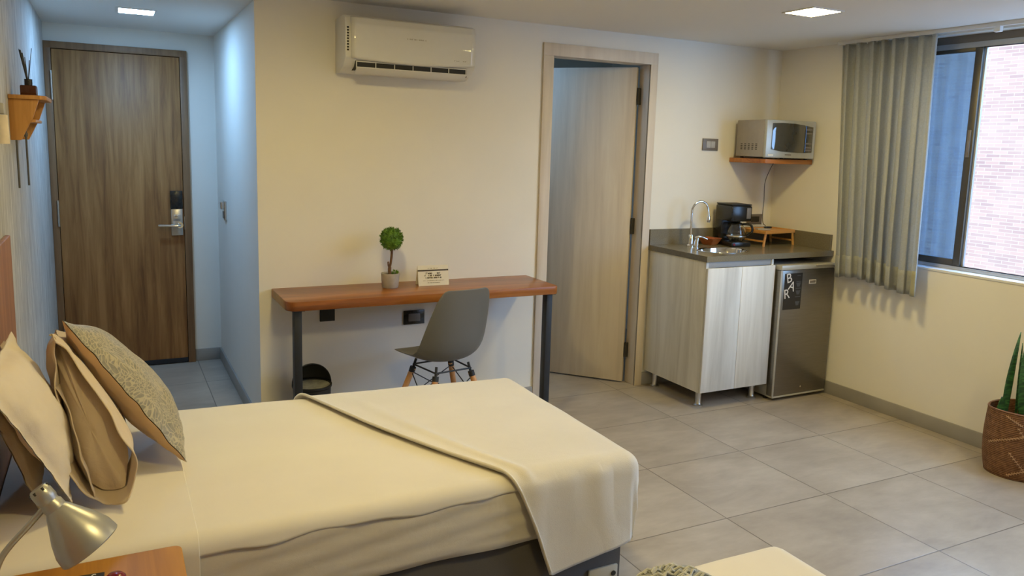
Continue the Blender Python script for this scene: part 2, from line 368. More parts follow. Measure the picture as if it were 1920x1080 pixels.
# bathroom shell beyond the open door
b = B(); box(b, 4.0, 4.1, YB+.1, 6.1, 0, 2.5); struct('wall_bath_right', b, 'paint', smooth=False)
b = B(); box(b, XH+.1, 4.1, 6.0, 6.1, 0, 2.5); struct('wall_bath_end', b, 'paint', smooth=False)
b = B(); box(b, 1.7, 1.8, YB+.1, 6.0, 0, 2.5); struct('wall_bath_left', b, 'paint', smooth=False)
struct('ceiling_bath', box(B(), 1.8, 4.0, YB+.1, 6.0, 2.35, 2.4), 'ceil', smooth=False)
struct('floor_bath', box(B(), 1.8, 4.0, YH+.1, 6.0, -.05, 0), 'tile', smooth=False)
# baseboards
def bboard(name, x0, x1, y0, y1):
    struct(name, box(B(), x0, x1, y0, y1, 0, .084, .0015), 'base_tile')
bboard('baseboard_far', XH+.0, 2.296, YB-.01, YB); bboard('baseboard_kitchen', 3.122, XR-.01, YB-.01, YB)
bboard('baseboard_right', XR-.011, XR, YN, YB-.011); bboard('baseboard_hall', XH-.011, XH, YB-.01, YH-.011)
bboard('baseboard_hall_end', .502, XH, YH-.011, YH)
bboard('baseboard_left', XL, XL+.01, YN, YH-.04)
# window sill board
struct('window_sill', box(B(), XR-.004, XR+.12, WY0, WY1, WZ0-.012, WZ0+.003, .002), 'white_plastic')

# ---------------------------------------------------------------- hall door
d = struct('door_1', box(B(), -.276, .452, YH-.022, YH+.02, .036, 2.066, .0015), 'door_wood')
f = B(); box(f, XL+.001, -.279, YH-.03, YH+.04, 0, 2.110, .002); box(f, .455, .4997, YH-.03, YH+.04, 0, 2.110, .002); box(f, XL+.001, .4997, YH-.0305, YH+.0405, 2.070, 2.112, .002)
obj('door_frame', f, 'door_frame', d)
obj('bottom_seal', box(B(), -.276, .452, YH-.028, YH+.01, .004, .036, .002), 'rubber', d)
for z0, z1 in ((1.756, 1.934), (.964, 1.13), (.16, .33)):
    h = B(); box(h, -.287, -.276, YH-.035, YH-.02, z0, z1, .002); tube(h, [(-.282, YH-.036, z0), (-.282, YH-.036, z1)], .006); obj('hinge', h, 'steel', d)['label'] = 'steel hinge'
lk = B(); box(lk, .372, .444, YH-.04, YH-.022, .892, 1.07, .003); box(lk, .385, .43, YH-.045, YH-.038, .99, 1.03, .002)
o = obj('lock_plate', lk, 'steel', d); o['label'] = 'steel lock plate with black card reader on top'
obj('card_reader', box(B(), .370, .447, YH-.046, YH-.022, 1.07, 1.192, .005), 'black_plastic', o)
obj('thumb_turn', box(B(), .392, .424, YH-.052, YH-.044, 1.02, 1.032, .003), 'chrome', o)
hd = B(); lathe(hd, [(0, 0), (.02, 0), (.02, .012), (0, .012)], 20, mtx=Matrix.Translation((.425, YH-.04, .962)) @ Matrix.Rotation(R(90), 4, 'X'))
tube(hd, [(.425, YH-.045, .962), (.425, YH-.09, .962)], .009); tube(hd, smooth_pts([(.425, YH-.09, .962), (.40, YH-.093, .962), (.29, YH-.09, .964)]), .009)
obj('lever_handle', hd, 'chrome', o)
obj('strike_plate', box(B(), .453, .4565, YH-.036, YH-.03, .93, 1.02, .001), 'steel', d)

# ---------------------------------------------------------------- inner door, standing open
hx, hy = 3.040, 4.262; ux, uy = -.665, .747; nx, ny = -uy, -ux   # leaf runs along (ux,uy)
ang = math.atan2(uy, ux); LM = Matrix.Translation((hx, hy, 0)) @ Matrix.Rotation(ang, 4, 'Z')
d = struct('door_2', box(B(), 0, .66, -.02, .018, .010, 2.076, .0015, mtx=LM), 'pale_wood')
f = B(); X0, X1, I0, I1, ZO, ZI = 2.2956, 3.1218, 2.365, 3.0669, 2.1607, 2.089
box(f, X0, I0, YB-.014, YB, 0, ZI, .002); box(f, I1, X1, YB-.014, YB, 0, ZI, .002); box(f, X0, X1, YB-.014, YB, ZI, ZO, .002)
box(f, I0-.022, I0, YB-.010, YB+.104, 0, ZI, .002); box(f, I1, I1+.022, YB-.010, YB+.104, 0, ZI, .002); box(f, I0-.022, I1+.022, YB-.010, YB+.104, ZI, ZI+.022, .002)
obj('door_casing', f, 'pale_wood', d)
for z0, z1 in ((1.842, 1.948), (1.008, 1.113), (.178, .277)):
    h = B(); tube(h, [(hx+.004, hy-.012, z0), (hx+.004, hy-.012, z1)], .008); box(h, hx-.004, hx+.024, hy-.015, hy-.010, z0, z1, .001); obj('hinge', h, 'slot', d)['label'] = 'dark hinge'
h = B(); tube(h, [LM @ Vector((.60, -.02, 1.02)), LM @ Vector((.60, -.065, 1.02))], .009); tube(h, [LM @ Vector((.60, -.062, 1.02)), LM @ Vector((.49, -.065, 1.02))], .009); obj('door_handle', h, 'steel', d)

# ---------------------------------------------------------------- window
FX0, FX1 = 4.262, 4.306
w = B(); box(w, FX0, FX1, WY0, WY1, WZ0+.003, WZ0+.024, .002); box(w, FX0, FX1, WY0, WY1, 2.168, 2.198, .002); box(w, FX0, FX1, WY1-.03, WY1, WZ0+.024, 2.168, .002); box(w, FX0, FX1, WY0, WY0+.03, WZ0+.024, 2.168, .002)
win = struct('window_1', w, 'alu_light')
obj('header_shade', box(B(), FX0+.004, FX1, WY0, WY1, 2.198, WZ1, .001), 'grey_plastic', win)  # dark bar: colour stands in for shade on the backlit wall above the window
s = B(); MY0, MY1 = 2.790, 2.832
box(s, 4.268, 4.290, MY0, MY1, WZ0+.02, 2.178, .002); box(s, 4.268, 4.290, MY1, WY1-.03, WZ0+.02, WZ0+.062, .002); box(s, 4.268, 4.290, MY1, WY1-.03, 2.148, 2.178, .002); box(s, 4.268, 4.290, WY1-.075, WY1-.03, WZ0+.062, 2.148, .002)
s = obj('sliding_sash', s, 'alu_dark', win)
obj('glass_pane', box(B(), 4.278, 4.281, MY1, WY1-.07, WZ0+.06, 2.149), 'tint_glass', s, smooth=False)
lt = B(); box(lt, 4.262, 4.269, 2.803, 2.822, 1.57, 1.72, .002); box(lt, 4.259, 4.263, 2.808, 2.817, 1.60, 1.66, .001); obj('latch', lt, 'grey_plastic', s)
obj('meeting_strip', box(B(), 4.286, 4.300, MY0-.012, MY0-.001, WZ0+.022, 2.168, .001), 'alu_light', win)
# the building across
bw = struct('brick_wall_outside', box(B(), 14, 14.4, -14, 26, -9, 3.95), 'brick', smooth=False)
struct('ground_outside', box(B(), XR+.3, 30, -30, 30, -9.1, -9), 'concrete', smooth=False)

# ================================================================== LIGHTS (lamps of the room)
def downlight(x, y, z, mat, label, size=.185, grp='square recessed ceiling lights'):
    t = thing('ceiling_light', label, 'ceiling light', (x, y, z), 0, grp)
    h = size/2; f = B(); e = .012
    for a in ((-h-e, h+e, -h-e, -h), (-h-e, h+e, h, h+e), (-h-e, -h, -h, h), (h, h+e, -h, h)): box(f, a[0], a[1], a[2], a[3], -.005, 0)
    obj('frame', f, 'white_plastic', t, smooth=False)
    obj('diffuser', box(B(), -h, h, -h, h, -.004, -.001), mat, t, smooth=False); return t
downlight(3.155, 2.965, ZC, 'lamp_warm', 'warm white square ceiling light near the curtained window')
downlight(.80, 2.75, ZC, 'lamp_warm', 'warm white square ceiling light above the bed nearest the desk')
downlight(.80, .95, ZC, 'lamp_warm', 'warm white square ceiling light above the second bed')
downlight(3.10, .95, ZC, 'lamp_warm', 'warm white square ceiling light in the corner by the window')
downlight(.18, 4.965, ZH, 'lamp_cool', 'cool white square ceiling light in the entrance hall', .175)
downlight(2.05, 4.75, 2.35, 'lamp_bath', 'cool white square ceiling light in the room behind the pale door', .3)

# ================================================================== AIR CONDITIONER
ax0, ax1 = 1.072, 1.778
t = thing('air_conditioner', 'white wall-mounted air conditioner with open louver above the desk', 'air conditioner', ((ax0+ax1)/2, YB, 1.9))
w2 = (ax1-ax0)/2
prof = [(0, 0.0), (0, .272), (-.15, .278), (-.185, .262), (-.198, .20), (-.196, .07), (-.15, .025), (-.07, .0)]
obj('body', prism(B(), prof, -w2, w2, 'yz', .006), 'ac_body', t)
fp = B(); pf = [(-.186, .262), (-.202, .225), (-.2035, .15), (-.199, .062)]
def fpanel(u, v):
    k = v*3; i = min(2, int(k)); s = k-i; a = pf[i]; c = pf[i+1]
    x = -w2+.028 + (2*w2-.034)*u; zz = a[1]+(c[1]-a[1])*s; sag = .014*(1-(2*u-1)**2)*(v**6)
    return Vector((x, a[0]+(c[0]-a[0])*s-.003, zz-sag+.004))
surf(fp, fpanel, 24, 18); o = obj('front_panel', fp, 'ac_white', t, solid=.004); 
mk = B(); marks(mk, -.035, .075, -.2080, .176, .007, 9, seed=3); obj('logo', mk, 'ac_mark', o); mk = B(); marks(mk, .225, .30, -.2050, .088, .005, 6, seed=4); obj('model_print', mk, 'ac_mark', o)
obj('vent_recess', box(B(), -w2+.055, w2-.045, -.182, -.10, .012, .058), 'ac_dark', t)
lv = B(); mt = Matrix.Translation((0, -.172, .008)) @ Matrix.Rotation(R(-30), 4, 'X'); box(lv, -w2+.058, w2-.052, -.032, .022, -.0025, .0025, .002, mtx=mt); obj('louver', lv, 'ac_body', t)
vv = B()
for i in range(7): xx = -w2+.06+i*(2*w2-.11)/6; box(vv, xx-.002, xx+.002, -.186, -.12, .016, .056)
box(vv, -w2+.058, w2-.048, -.188, -.184, .050, .055); obj('vane', vv, 'ac_body', t)
sv = B()
for i in range(9): box(sv, -w2+.008, -w2+.018, -.2, -.19, .10+i*.0135, .108+i*.0135)
obj('side_vent', sv, 'slot', t)

# ================================================================== DESK
t = thing('desk', 'reddish brown wooden desk top on two black metal legs', 'desk', (1.5, 3.97, 0))
dz = .788; pts = []
def rc(cx, cy, r, a0, a1, n=6): return [(cx+r*cos(R(a0+(a1-a0)*i/n)), cy+r*sin(R(a0+(a1-a0)*i/n))) for i in range(n+1)]
poly = [(.735, YB-.001), *rc(.735+.05, 3.772+.05, .05, 180, 270), *rc(2.229-.03, 3.772+.03, .03, 270, 360), (2.229, YB-.001)]
tp = prism(B(), poly, dz-.046, dz, 'xy', .004); obj('desk_top', shift(tp, (-1.5, -3.97, 0)), 'desk_wood', t)
for x in (.792, 2.186):
    lg = B(); box(lg, x-.0185, x+.0185, 3.80, 3.85, 0, dz-.046, .002); box(lg, x-.03, x+.03, 3.785, 3.87, dz-.05, dz-.0462); obj('leg', shift(lg, (-1.5, -3.97, 0)), 'black_metal', t)

# desk top things
t = thing('potted_topiary', 'small round green topiary in a grey concrete pot on the desk', 'plant', (1.325, 4.02, dz))
obj('pot', lathe(B(), [(0, 0), (.040, 0), (.044, .006), (.0495, .078), (.044, .078), (.042, .066), (0, .066)], 36), 'concrete', t)
obj('soil', lathe(B(), [(0, .071), (.0425, .069), (.0425, .060), (0, .060)], 24), 'soil', t)
tr = B(); tube(tr, smooth_pts([(.0, .0, .06), (-.004, 0, .10), (.004, .002, .14), (.008, 0, .19), (.006, 0, .25)]), [.009]*8+[.0065]*17, 10); tube(tr, smooth_pts([(-.002, 0, .10), (-.012, -.004, .118), (-.014, -.006, .14)]), .004, 8)
obj('trunk', tr, 'bark', t)
fo = B(); rnd = random.Random(2)
def spray(bm, c, R0, n, ln, wd, squash=1.):
    for i in range(n):
        z = rnd.uniform(-1, 1); a = rnd.uniform(0, 2*pi); s = math.sqrt(1-z*z); dr = Vector((s*cos(a), s*sin(a), z*squash))
        rr = R0*rnd.uniform(.55, 1.); p = Vector(c)+dr*rr; dd = (dr+Vector([rnd.uniform(-.6, .6) for _ in range(3)])).normalized()
        sd = dd.orthogonal().normalized(); sd.rotate(Matrix.Rotation(rnd.uniform(0, 6), 3, dd)); L = ln*rnd.uniform(.6, 1.2); h = sd*wd; q = dd.cross(sd)*wd*.6
        v = [bm.verts.new(p-h), bm.verts.new(p+h), bm.verts.new(p+dd*L*.6+h*.9+q), bm.verts.new(p+dd*L), bm.verts.new(p+dd*L*.6-h*.9+q)]
        bm.faces.new(v)
lathe(fo, [(0, .205), (.035, .213), (.054, .25), (.05, .285), (.03, .31), (0, .318)], 20, loc=(.006, 0, 0))
spray(fo, (.006, 0, .262), .058, 2600, .013, .0022); obj('foliage', fo, 'leaf', t, smooth=False)
sp = B(); spray(sp, (.026, .0, .078), .014, 120, .012, .002); obj('small_sprig', sp, 'leaf', t, smooth=False)

t = thing('table_tent_card', 'cream folded card with a dark stripe standing on the desk by the topiary', 'card sign', (1.57, 4.03, dz), R(-2))
cd = B(); prism(cd, [(-.028, 0), (-.0005, .108), (.0005, .108), (.028, 0), (.0268, 0), (0, .1055), (-.0268, 0)], -.088, .088, 'yz'); obj('card', cd, 'card', t, smooth=False)
tm = Matrix.Rotation(R(-14.5), 4, 'X'); pr = B(); tm = Matrix.Translation((0, -.0290, 0)) @ Matrix.Rotation(R(-14.3), 4, 'X')
box(pr, -.088, .088, -.0012, -.0002, .080, .0875, mtx=tm); marks(pr, -.043, .043, 0, .063, .0085, 8, tm, 1); marks(pr, -.05, .048, 0, .051, .0085, 10, tm, 2); marks(pr, -.045, .047, 0, .039, .0085, 10, tm, 3)
obj('dark_print', pr, 'card_ink', t, smooth=False)
pr = B(); marks(pr, -.06, .06, 0, .026, .0035, 26, tm, 5); obj('small_print', pr, 'card_grey', t, smooth=False); pr = B(); marks(pr, -.035, .035, 0, .014, .0035, 16, tm, 6); obj('small_print', pr, 'card_grey', t, smooth=False); pr = B(); marks(pr, -.03, .03, 0, .0915, .006, 11, tm, 7); obj('logo', pr, 'card_grey', t, smooth=False)

# ================================================================== WALL PLATES
def plate(name, label, x0, x1, z0, z1, mp, mi, cat='wall plate', y=YB, slots=2, inner='rocker'):
    t = thing(name, label, cat, ((x0+x1)/2, y, (z0+z1)/2)); w = (x1-x0)/2; h = (z1-z0)/2
    obj('plate', box(B(), -w, w, -.010, 0, -h, h, .002), mp, t)
    if slots:
        b = B(); k = (w*1.15)/slots
        for i in range(slots): a = -w*.575+i*k; obj(inner, box(B(), a+.001, a+k-.001, -.0135, -.008, -h*.55, h*.55, .0015), mi, t)
        b.free()
    return t
plate('wall_outlet', 'black rectangular wall outlet under the desk beside the chair', 1.453, 1.577, .540, .620, 'black_plastic', 'grey_plastic', 'outlet', slots=1, inner='socket')
plate('wall_outlet', 'black square wall box just under the desk at its left end', .983, 1.063, .594, .668, 'black_matt', 'black_plastic', 'outlet', slots=0)
plate('light_switch', 'grey double light switch on the wall beside the pale door frame', 3.525, 3.655, 1.567, 1.645, 'grey_plastic', 'light_grey_plastic', 'light switch')
plate('wall_outlet', 'grey wall outlet behind the bamboo tray in the kitchen corner', 3.965, 4.10, 1.066, 1.135, 'grey_plastic', 'slot', 'outlet')
t = thing('card_switch', 'silver key card switch on the entrance hall wall', 'switch', (XH, 5.40, 1.09))
obj('plate', box(B(), -.014, 0, -.045, .045, -.062, .062, .002), 'steel', t); obj('card_slot', box(B(), -.034, -.014, -.035, .035, .01, .055, .002), 'steel', t); obj('rocker', box(B(), -.018, -.013, -.025, .025, -.05, -.005, .001), 'grey_plastic', t)

# ================================================================== BIN
t = thing('trash_bin', 'black round waste bin with hooded lid under the desk', 'bin', (.905, 4.02, 0))
obj('bin_body', lathe(B(), [(0, 0), (.082, 0), (.086, .01), (.097, .285), (.102, .29), (.102, .300), (.093, .300), (.090, .285), (.080, .012), (0, .010)], 40), 'black_matt', t)
hd = B()
def hood(u, v):
    a = pi*u; e = (pi*.5)*v
    return Vector((.100*cos(a)*cos(e*.98), .100*sin(a)*cos(e*.98), .300+.105*sin(e)))
surf(hd, hood, 28, 12); obj('hood', hd, 'black_matt', t, solid=.003)
obj('bin_bag', lathe(B(), [(.091, .296), (.080, .290), (.05, .281), (.02, .285), (0, .279)], 30), 'bag', t)

# ================================================================== CHAIR
def chair():
    t = thing('shell_chair', 'grey plastic shell chair with beech legs pulled up to the desk', 'chair', (1.515, 3.735, 0), R(9))
    P = [(.238, .428, .165, 0), (.232, .440, .19, .0), (.205, .448, .218, .006), (.13, .440, .232, .022), (.04, .428, .236, .045), (-.05, .424, .236, .065), (-.12, .440, .234, .085), (-.165, .482, .232, .092), (-.190, .54, .228, .085), (-.207, .61, .218, .070), (-.222, .68, .205, .052), (-.236, .745, .190, .036), (-.247, .795, .172, .022), (-.252, .818, .155, .016), (-.254, .828, .128, .012)]
    n = len(P)
    def f(u, v):
        k = u*(n-1); i = min(n-2, int(k)); s = k-i
        y, z, w, c = [P[i][q]+(P[i+1][q]-P[i][q])*s for q in range(4)]
        a = P[max(i-1, 0)] if s < .5 else P[i]; bq = P[min(i+1, n-1)] if s < .5 else P[min(i+2, n-1)]
        tg = Vector((0, bq[0]-a[0], bq[1]-a[1])).normalized(); nr = Vector((0, tg.z, -tg.y))
        if nr.z < 0 and u < .4: nr = -nr
        nr = Vector((0, abs(nr.y), abs(nr.z)))
        q = 2*v-1; return Vector((w*.88*q*(1-.06*q*q), y*.94, z+.026)) + nr*c*.85*abs(q)**2.4
    sh = B(); surf(sh, f, (n-1)*2, 20); obj('seat_shell', sh, 'chair', t, solid=.006, sub=1, angle=80)
    tops = {(-1, -1): (-.105, -.115), (1, -1): (.105, -.115), (-1, 1): (-.115, .10), (1, 1): (.115, .10)}; feet = {}
    for k, (x, y) in tops.items():
        ft = Vector((x*2.05, y*1.95, 0)); feet[k] = ft; tp = Vector((x, y, .392))
        lg = obj('leg', tube(B(), [tp, tp*.45+ft*.55, ft], [.0155, .0145, .0105], 14), 'leg_wood', t)
        br = B(); tube(br, [tp+Vector((0, 0, .005)), tp-(tp-ft).normalized()*.022], .0165, 12); tube(br, [tp+Vector((0, 0, .0)), Vector((x*.9, y*.9, .442))], .007, 8); obj('bracket', br, 'black_metal', lg)
    wr = B(); K = [(-1, -1), (1, -1), (1, 1), (-1, 1)]
    for i in range(4):
        a, b2 = K[i], K[(i+1) % 4]
        def lp(k, z): tp = Vector((*tops[k], .392)); return tp+(feet[k]-tp)*((.392-z)/.392)
        tube(wr, [lp(a, .372), lp(b2, .185)], .0028, 8); tube(wr, [lp(b2, .372), lp(a, .185)], .0028, 8)
        tube(wr, [(tops[a][0], tops[a][1], .412), (tops[b2][0], tops[b2][1], .412)], .0045, 8)
    obj('wire_brace', wr, 'black_metal', t)
chair()

# ================================================================== KITCHEN
kz = .945; kt = .034; KX0 = 3.128; KY0 = 3.592
t = thing('kitchen_cabinet', 'whitewashed wooden sink cabinet on short metal legs beside the fridge', 'cabinet', (3.40, 3.88, 0))
O = (-3.40, -3.88, 0)
cb = B(); box(cb, 3.137, 3.155, 3.606, 4.158, .105, kz-kt, .001); box(cb, 3.659, 3.677, 3.606, 4.158, .105, kz-kt, .001); box(cb, 3.155, 3.659, 3.606, 4.158, .105, .123); box(cb, 3.155, 3.659, 4.146, 4.158, .123, kz-kt)
obj('body', shift(cb, O), 'white_wood', t)
obj('top_rail', shift(box(B(), 3.155, 3.659, 3.612, 3.63, .872, kz-kt-.001, .001), O), 'light_grey_plastic', t)
for x0, x1 in ((3.138, 3.4045), (3.4075, 3.676)): obj('door', shift(box(B(), x0, x1, 3.588, 3.605, .108, .872, .0015), O), 'white_wood', t)
for x, y in ((3.195, 4.11), (3.20, 3.675), (3.635, 3.672), (3.63, 4.11)):
    obj('leg', shift(lathe(B(), [(0, 0), (.030, 0), (.031, .006), (.022, .012), (.019, .016), (.018, .105), (0, .105)], 24, loc=(x, y, 0)), O), 'steel', t)

b = B(); sx, sy, srx, sry = 3.425, 3.80, .165, .13
# top slab with a hole for the basin
t0 = bmesh.new(); N = 40; ell = [(sx+srx*cos(2*pi*i/N), sy+sry*sin(2*pi*i/N)) for i in range(N)]
rx0, rx1, ry0, ry1 = KX0, XR-.001, KY0, YB-.001
def ray(i):
    a = 2*pi*i/N; dx, dy = cos(a), sin(a); ts = []
    if dx > 1e-6: ts.append((rx1-sx)/dx)
    if dx < -1e-6: ts.append((rx0-sx)/dx)
    if dy > 1e-6: ts.append((ry1-sy)/dy)
    if dy < -1e-6: ts.append((ry0-sy)/dy)
    q = min(ts); return (sx+dx*q, sy+dy*q)
outr = [ray(i) for i in range(N)]
for (cx_, cy_) in ((rx0, ry0), (rx1, ry0), (rx1, ry1), (rx0, ry1)):
    k = min(range(N), key=lambda i: (outr[i][0]-cx_)**2+(outr[i][1]-cy_)**2); outr[k] = (cx_, cy_)
for zz, flip in ((kz, 0), (kz-kt, 1)):
    E1 = [t0.verts.new((*p, zz)) for p in ell]; E2 = [t0.verts.new((*p, zz)) for p in outr]
    for i in range(N):
        q = (E1[i], E2[i], E2[(i+1) % N], E1[(i+1) % N]); t0.faces.new(q[::-1] if flip else q)
    if not flip: top = (E1, E2)
for A, Bq in ((top[0], E1), (top[1], E2)):
    for i in range(N): t0.faces.new((A[i], A[(i+1) % N], Bq[(i+1) % N], Bq[i]))
bmesh.ops.recalc_face_normals(t0, faces=t0.faces[:]); merge(b, t0)
box(b, KX0, XR-.001, YB-.018, YB-.001, kz, 1.047, .001); box(b, XR-.018, XR-.001, KY0+.02, YB-.018, kz, 1.047, .001)
t = thing('countertop', 'dark grey stone worktop with upstand over cabinet and fridge', 'worktop', (3.65, 3.88, kz)); obj('slab', shift(b, (-3.65, -3.88, -kz)), 'stone', t, smooth=False)
t = thing('sink_basin', 'small oval stainless steel sink set in the stone worktop', 'sink', (sx, sy, kz))
bs = B(); lathe(bs, [(.172, .002), (.165, .003), (.158, -.002), (.148, -.06), (.13, -.10), (.05, -.112), (0, -.114)], 44); bmesh.ops.scale(bs, vec=(1, sry/srx, 1), verts=bs.verts[:]); obj('bowl', bs, 'chrome', t, solid=.0015)
obj('drain', lathe(B(), [(0, -.108), (.03, -.108), (.032, -.112)], 20), 'steel', t)
# faucet
t = thing('kitchen_faucet', 'chrome gooseneck kitchen faucet behind the small sink', 'faucet', (3.360, 4.03, kz))
obj('base', lathe(B(), [(0, 0), (.027, 0), (.027, .008), (.019, .014), (.017, .07), (.013, .078), (0, .078)], 28), 'chrome', t)
g = [(0, 0, .05), (-.004, 0, .16), (-.004, 0, .235)]+[(.054-.058*cos(R(a)), -.02*sin(R(a)/2), .235+.058*sin(R(a))) for a in range(15, 166, 15)]+[(.115, -.022, .222), (.117, -.024, .19)]
obj('spout', tube(B(), smooth_pts(g, 3), .0075, 14), 'chrome', t)
obj('nozzle', lathe(B(), [(0, 0), (.0105, 0), (.013, .012), (.0125, .034), (.009, .042), (0, .042)], 20, loc=(.117, -.024, .158)), 'chrome', t)
lv = B(); tube(lv, [(.03, -.02, .0), (.034, -.022, .05)], [.019, .015], 18); tube(lv, [(.034, -.022, .05), (.036, -.022, .062)], [.016, .012], 18); tube(lv, smooth_pts([(.02, -.02, .055), (.05, -.035, .066), (.095, -.05, .050)]), [.009]*6+[.006]*7, 10); obj('lever', lv, 'chrome', t)
# wooden bowl
t = tag(obj('wooden_bowl', B(), 'bowl_wood'), 'small square reddish wooden bowl beside the faucet', 'bowl'); me = t.data
bb = B(); 
def sqb(r0, z): return [(sgx*r0, sgy*r0, z) for sgx, sgy in ((-1, -1), (1, -1), (1, 1), (-1, 1))]
rings = [sqb(.035, 0), sqb(.058, .046), sqb(.053, .046), sqb(.032, .010)]; V = [[bb.verts.new(p) for p in r] for r in rings]
bb.faces.new(V[0][::-1]); bb.faces.new(V[3])
for a, c in zip(V, V[1:]):
    for i in range(4): bb.faces.new((a[i], a[(i+1) % 4], c[(i+1) % 4], c[i]))
bmesh.ops.recalc_face_normals(bb, faces=bb.faces[:]); bmesh.ops.bevel(bb, geom=bb.edges[:], offset=.003, segments=2, affect='EDGES'); bb.to_mesh(me); bb.free(); t.location = (3.562, 4.075, kz); t.rotation_euler = (0, 0, R(18))
# coffee maker
t = thing('coffee_maker', 'black drip coffee maker with glass carafe on the worktop', 'coffee maker', (3.700, 4.01, kz), R(-8))
cm = B(); box(cm, -.075, .075, -.10, .10, 0, .032, .008); box(cm, -.078, .078, .03, .105, .03, .255, .010); box(cm, -.080, .080, -.085, .105, .165, .270, .012); obj('body', cm, 'black_plastic', t)
obj('lid', box(B(), -.078, .078, -.08, .10, .270, .279, .004), 'black_matt', t)
obj('switch', lathe(B(), [(0, 0), (.008, 0), (.008, .003), (0, .003)], 14, mtx=Matrix.Translation((-.055, -.100, .017)) @ Matrix.Rotation(R(90), 4, 'X')), 'red', t)
ca = obj('carafe', lathe(B(), [(0, .036), (.045, .036), (.058, .055), (.062, .08), (.055, .115), (.040, .138), (.040, .148)], 32, loc=(0, -.035, 0)), 'glass', t, solid=.002)
cl = B(); lathe(cl, [(.0, .158), (.030, .156), (.042, .149), (.042, .143), (0, .143)], 28, loc=(0, -.035, 0)); obj('carafe_lid', cl, 'black_plastic', ca)
hn = B(); tube(hn, smooth_pts([(.038, -.05, .146), (.075, -.085, .142), (.082, -.092, .10), (.058, -.068, .070)]), .008, 10); obj('carafe_handle', hn, 'black_plastic', ca)
obj('carafe_band', lathe(B(), [(.0635, .062), (.0645, .064), (.0645, .070), (.0635, .072)], 28, loc=(0, -.035, 0)), 'steel', ca)
obj('clock_strip', box(B(), .035, .066, -.090, -.084, .185, .255, .002), 'grey_plastic', t)
# bamboo tray table
t = thing('bed_tray', 'bamboo bed tray on folding legs in the worktop corner', 'tray', (4.005, 3.985, kz), R(6))
tb = B(); box(tb, -.145, .145, -.085, .12, .092, .098, .001); box(tb, -.15, .15, -.09, -.082, .083, .106, .002); box(tb, -.15, .15, .115, .123, .083, .106, .002); box(tb, -.15, -.142, -.083, .116, .083, .106, .002); box(tb, .142, .15, -.083, .116, .083, .106, .002); obj('tray_top', tb, 'bamboo', t)
for sx_, sl in ((-1, -1), (1, 1)):
    for yy in (-.078, .108): obj('leg', tube(B(), [(sx_*.135, yy, .09), (sx_*.152, yy, .0)], .0085, 8), 'bamboo', t)
    obj('crossbar', box(B(), sx_*.145-.005, sx_*.145+.005, -.075, .105, .026, .038, .001), 'bamboo', t)
t = thing('power_strip', 'pale blue and grey plug adapter lying on the bamboo tray', 'plug adapter', (3.935, 3.98, kz+.0985), R(-10)); obj('body', box(B(), -.05, .05, -.02, .02, 0, .014, .005), 'light_grey_plastic', t); obj('plug', box(B(), .01, .065, -.012, .012, .014, .026, .005), 'black_plastic', t)
# microwave shelf + microwave
tag(obj('microwave_shelf', box(B(), 3.768, XR-.001, 3.835, YB-.001, 1.494, 1.524, .003), 'shelf_wood'), 'reddish brown wooden corner shelf carrying the microwave', 'shelf')
a = math.atan2(3.80-3.84, 4.15-3.752); t = thing('microwave', 'silver grey microwave oven on the corner wall shelf', 'microwave', (3.752, 3.835, 1.524), a)
MW, MD, MH = .392, .295, .25
obj('body', box(B(), 0, MW, .012, MD, .012, MH, .005), 'mw_side', t)
fr = B(); box(fr, -.001, MW+.001, -.012, .014, .008, MH, .006); f = obj('front_frame', fr, 'mw_front', t)
gl = B(); prism(gl, [(.040, .062), (.12, .050), (.25, .044), (.30, .044), (.30, .222), (.22, .230), (.12, .232), (.042, .228)], -.0165, -.010, 'xz', .002); obj('door_glass', gl, 'mw_glass', t)
gl = B(); prism(gl, [(.304, .044), (.368, .047), (.368, .212), (.304, .221)], -.0165, -.010, 'xz', .002); cp = obj('control_panel', gl, 'mw_glass', t); 
for i, z in enumerate((.19, .165, .10, .075, .058)): obj('button', box(B(), .312, .360, -.0185, -.016, z, z+.010, .001), 'grey_plastic', cp)
obj('badge', box(B(), .155, .205, -.0135, -.0115, .026, .033), 'grey_plastic', f); obj('door_button', box(B(), .02, .062, -.0145, -.0115, .018, .031, .002), 'white_plastic', f)
vs = B()
for i in range(5):
    for j in range(4): yy = .075+i*.038; box(vs, -.0012, .002, yy, yy+.018, .058+j*.011, .063+j*.011)
obj('side_vent', vs, 'slot', t)
for x in (.03, MW-.03):
    for y in (.03, MD-.03): obj('foot', lathe(B(), [(0, 0), (.012, 0), (.012, .012), (0, .012)], 14, loc=(x, y, 0)), 'black_matt', t)

cd = tube(B(), smooth_pts([(4.085, 4.08, 1.492), (4.078, 4.10, 1.45), (4.060, 4.12, 1.36), (4.062, 4.12, 1.24), (4.05, 4.11, 1.14), (4.01, 4.06, 1.085), (3.965, 3.99, 1.073)], 8), .0028, 8)
bmesh.ops.transform(cd, matrix=(Matrix.Translation(t.location) @ Matrix.Rotation(a, 4, 'Z')).inverted(), verts=cd.verts[:]); obj('power_cord', cd, 'dark_cord', t)['label'] = 'dark power cord hanging below the shelf'

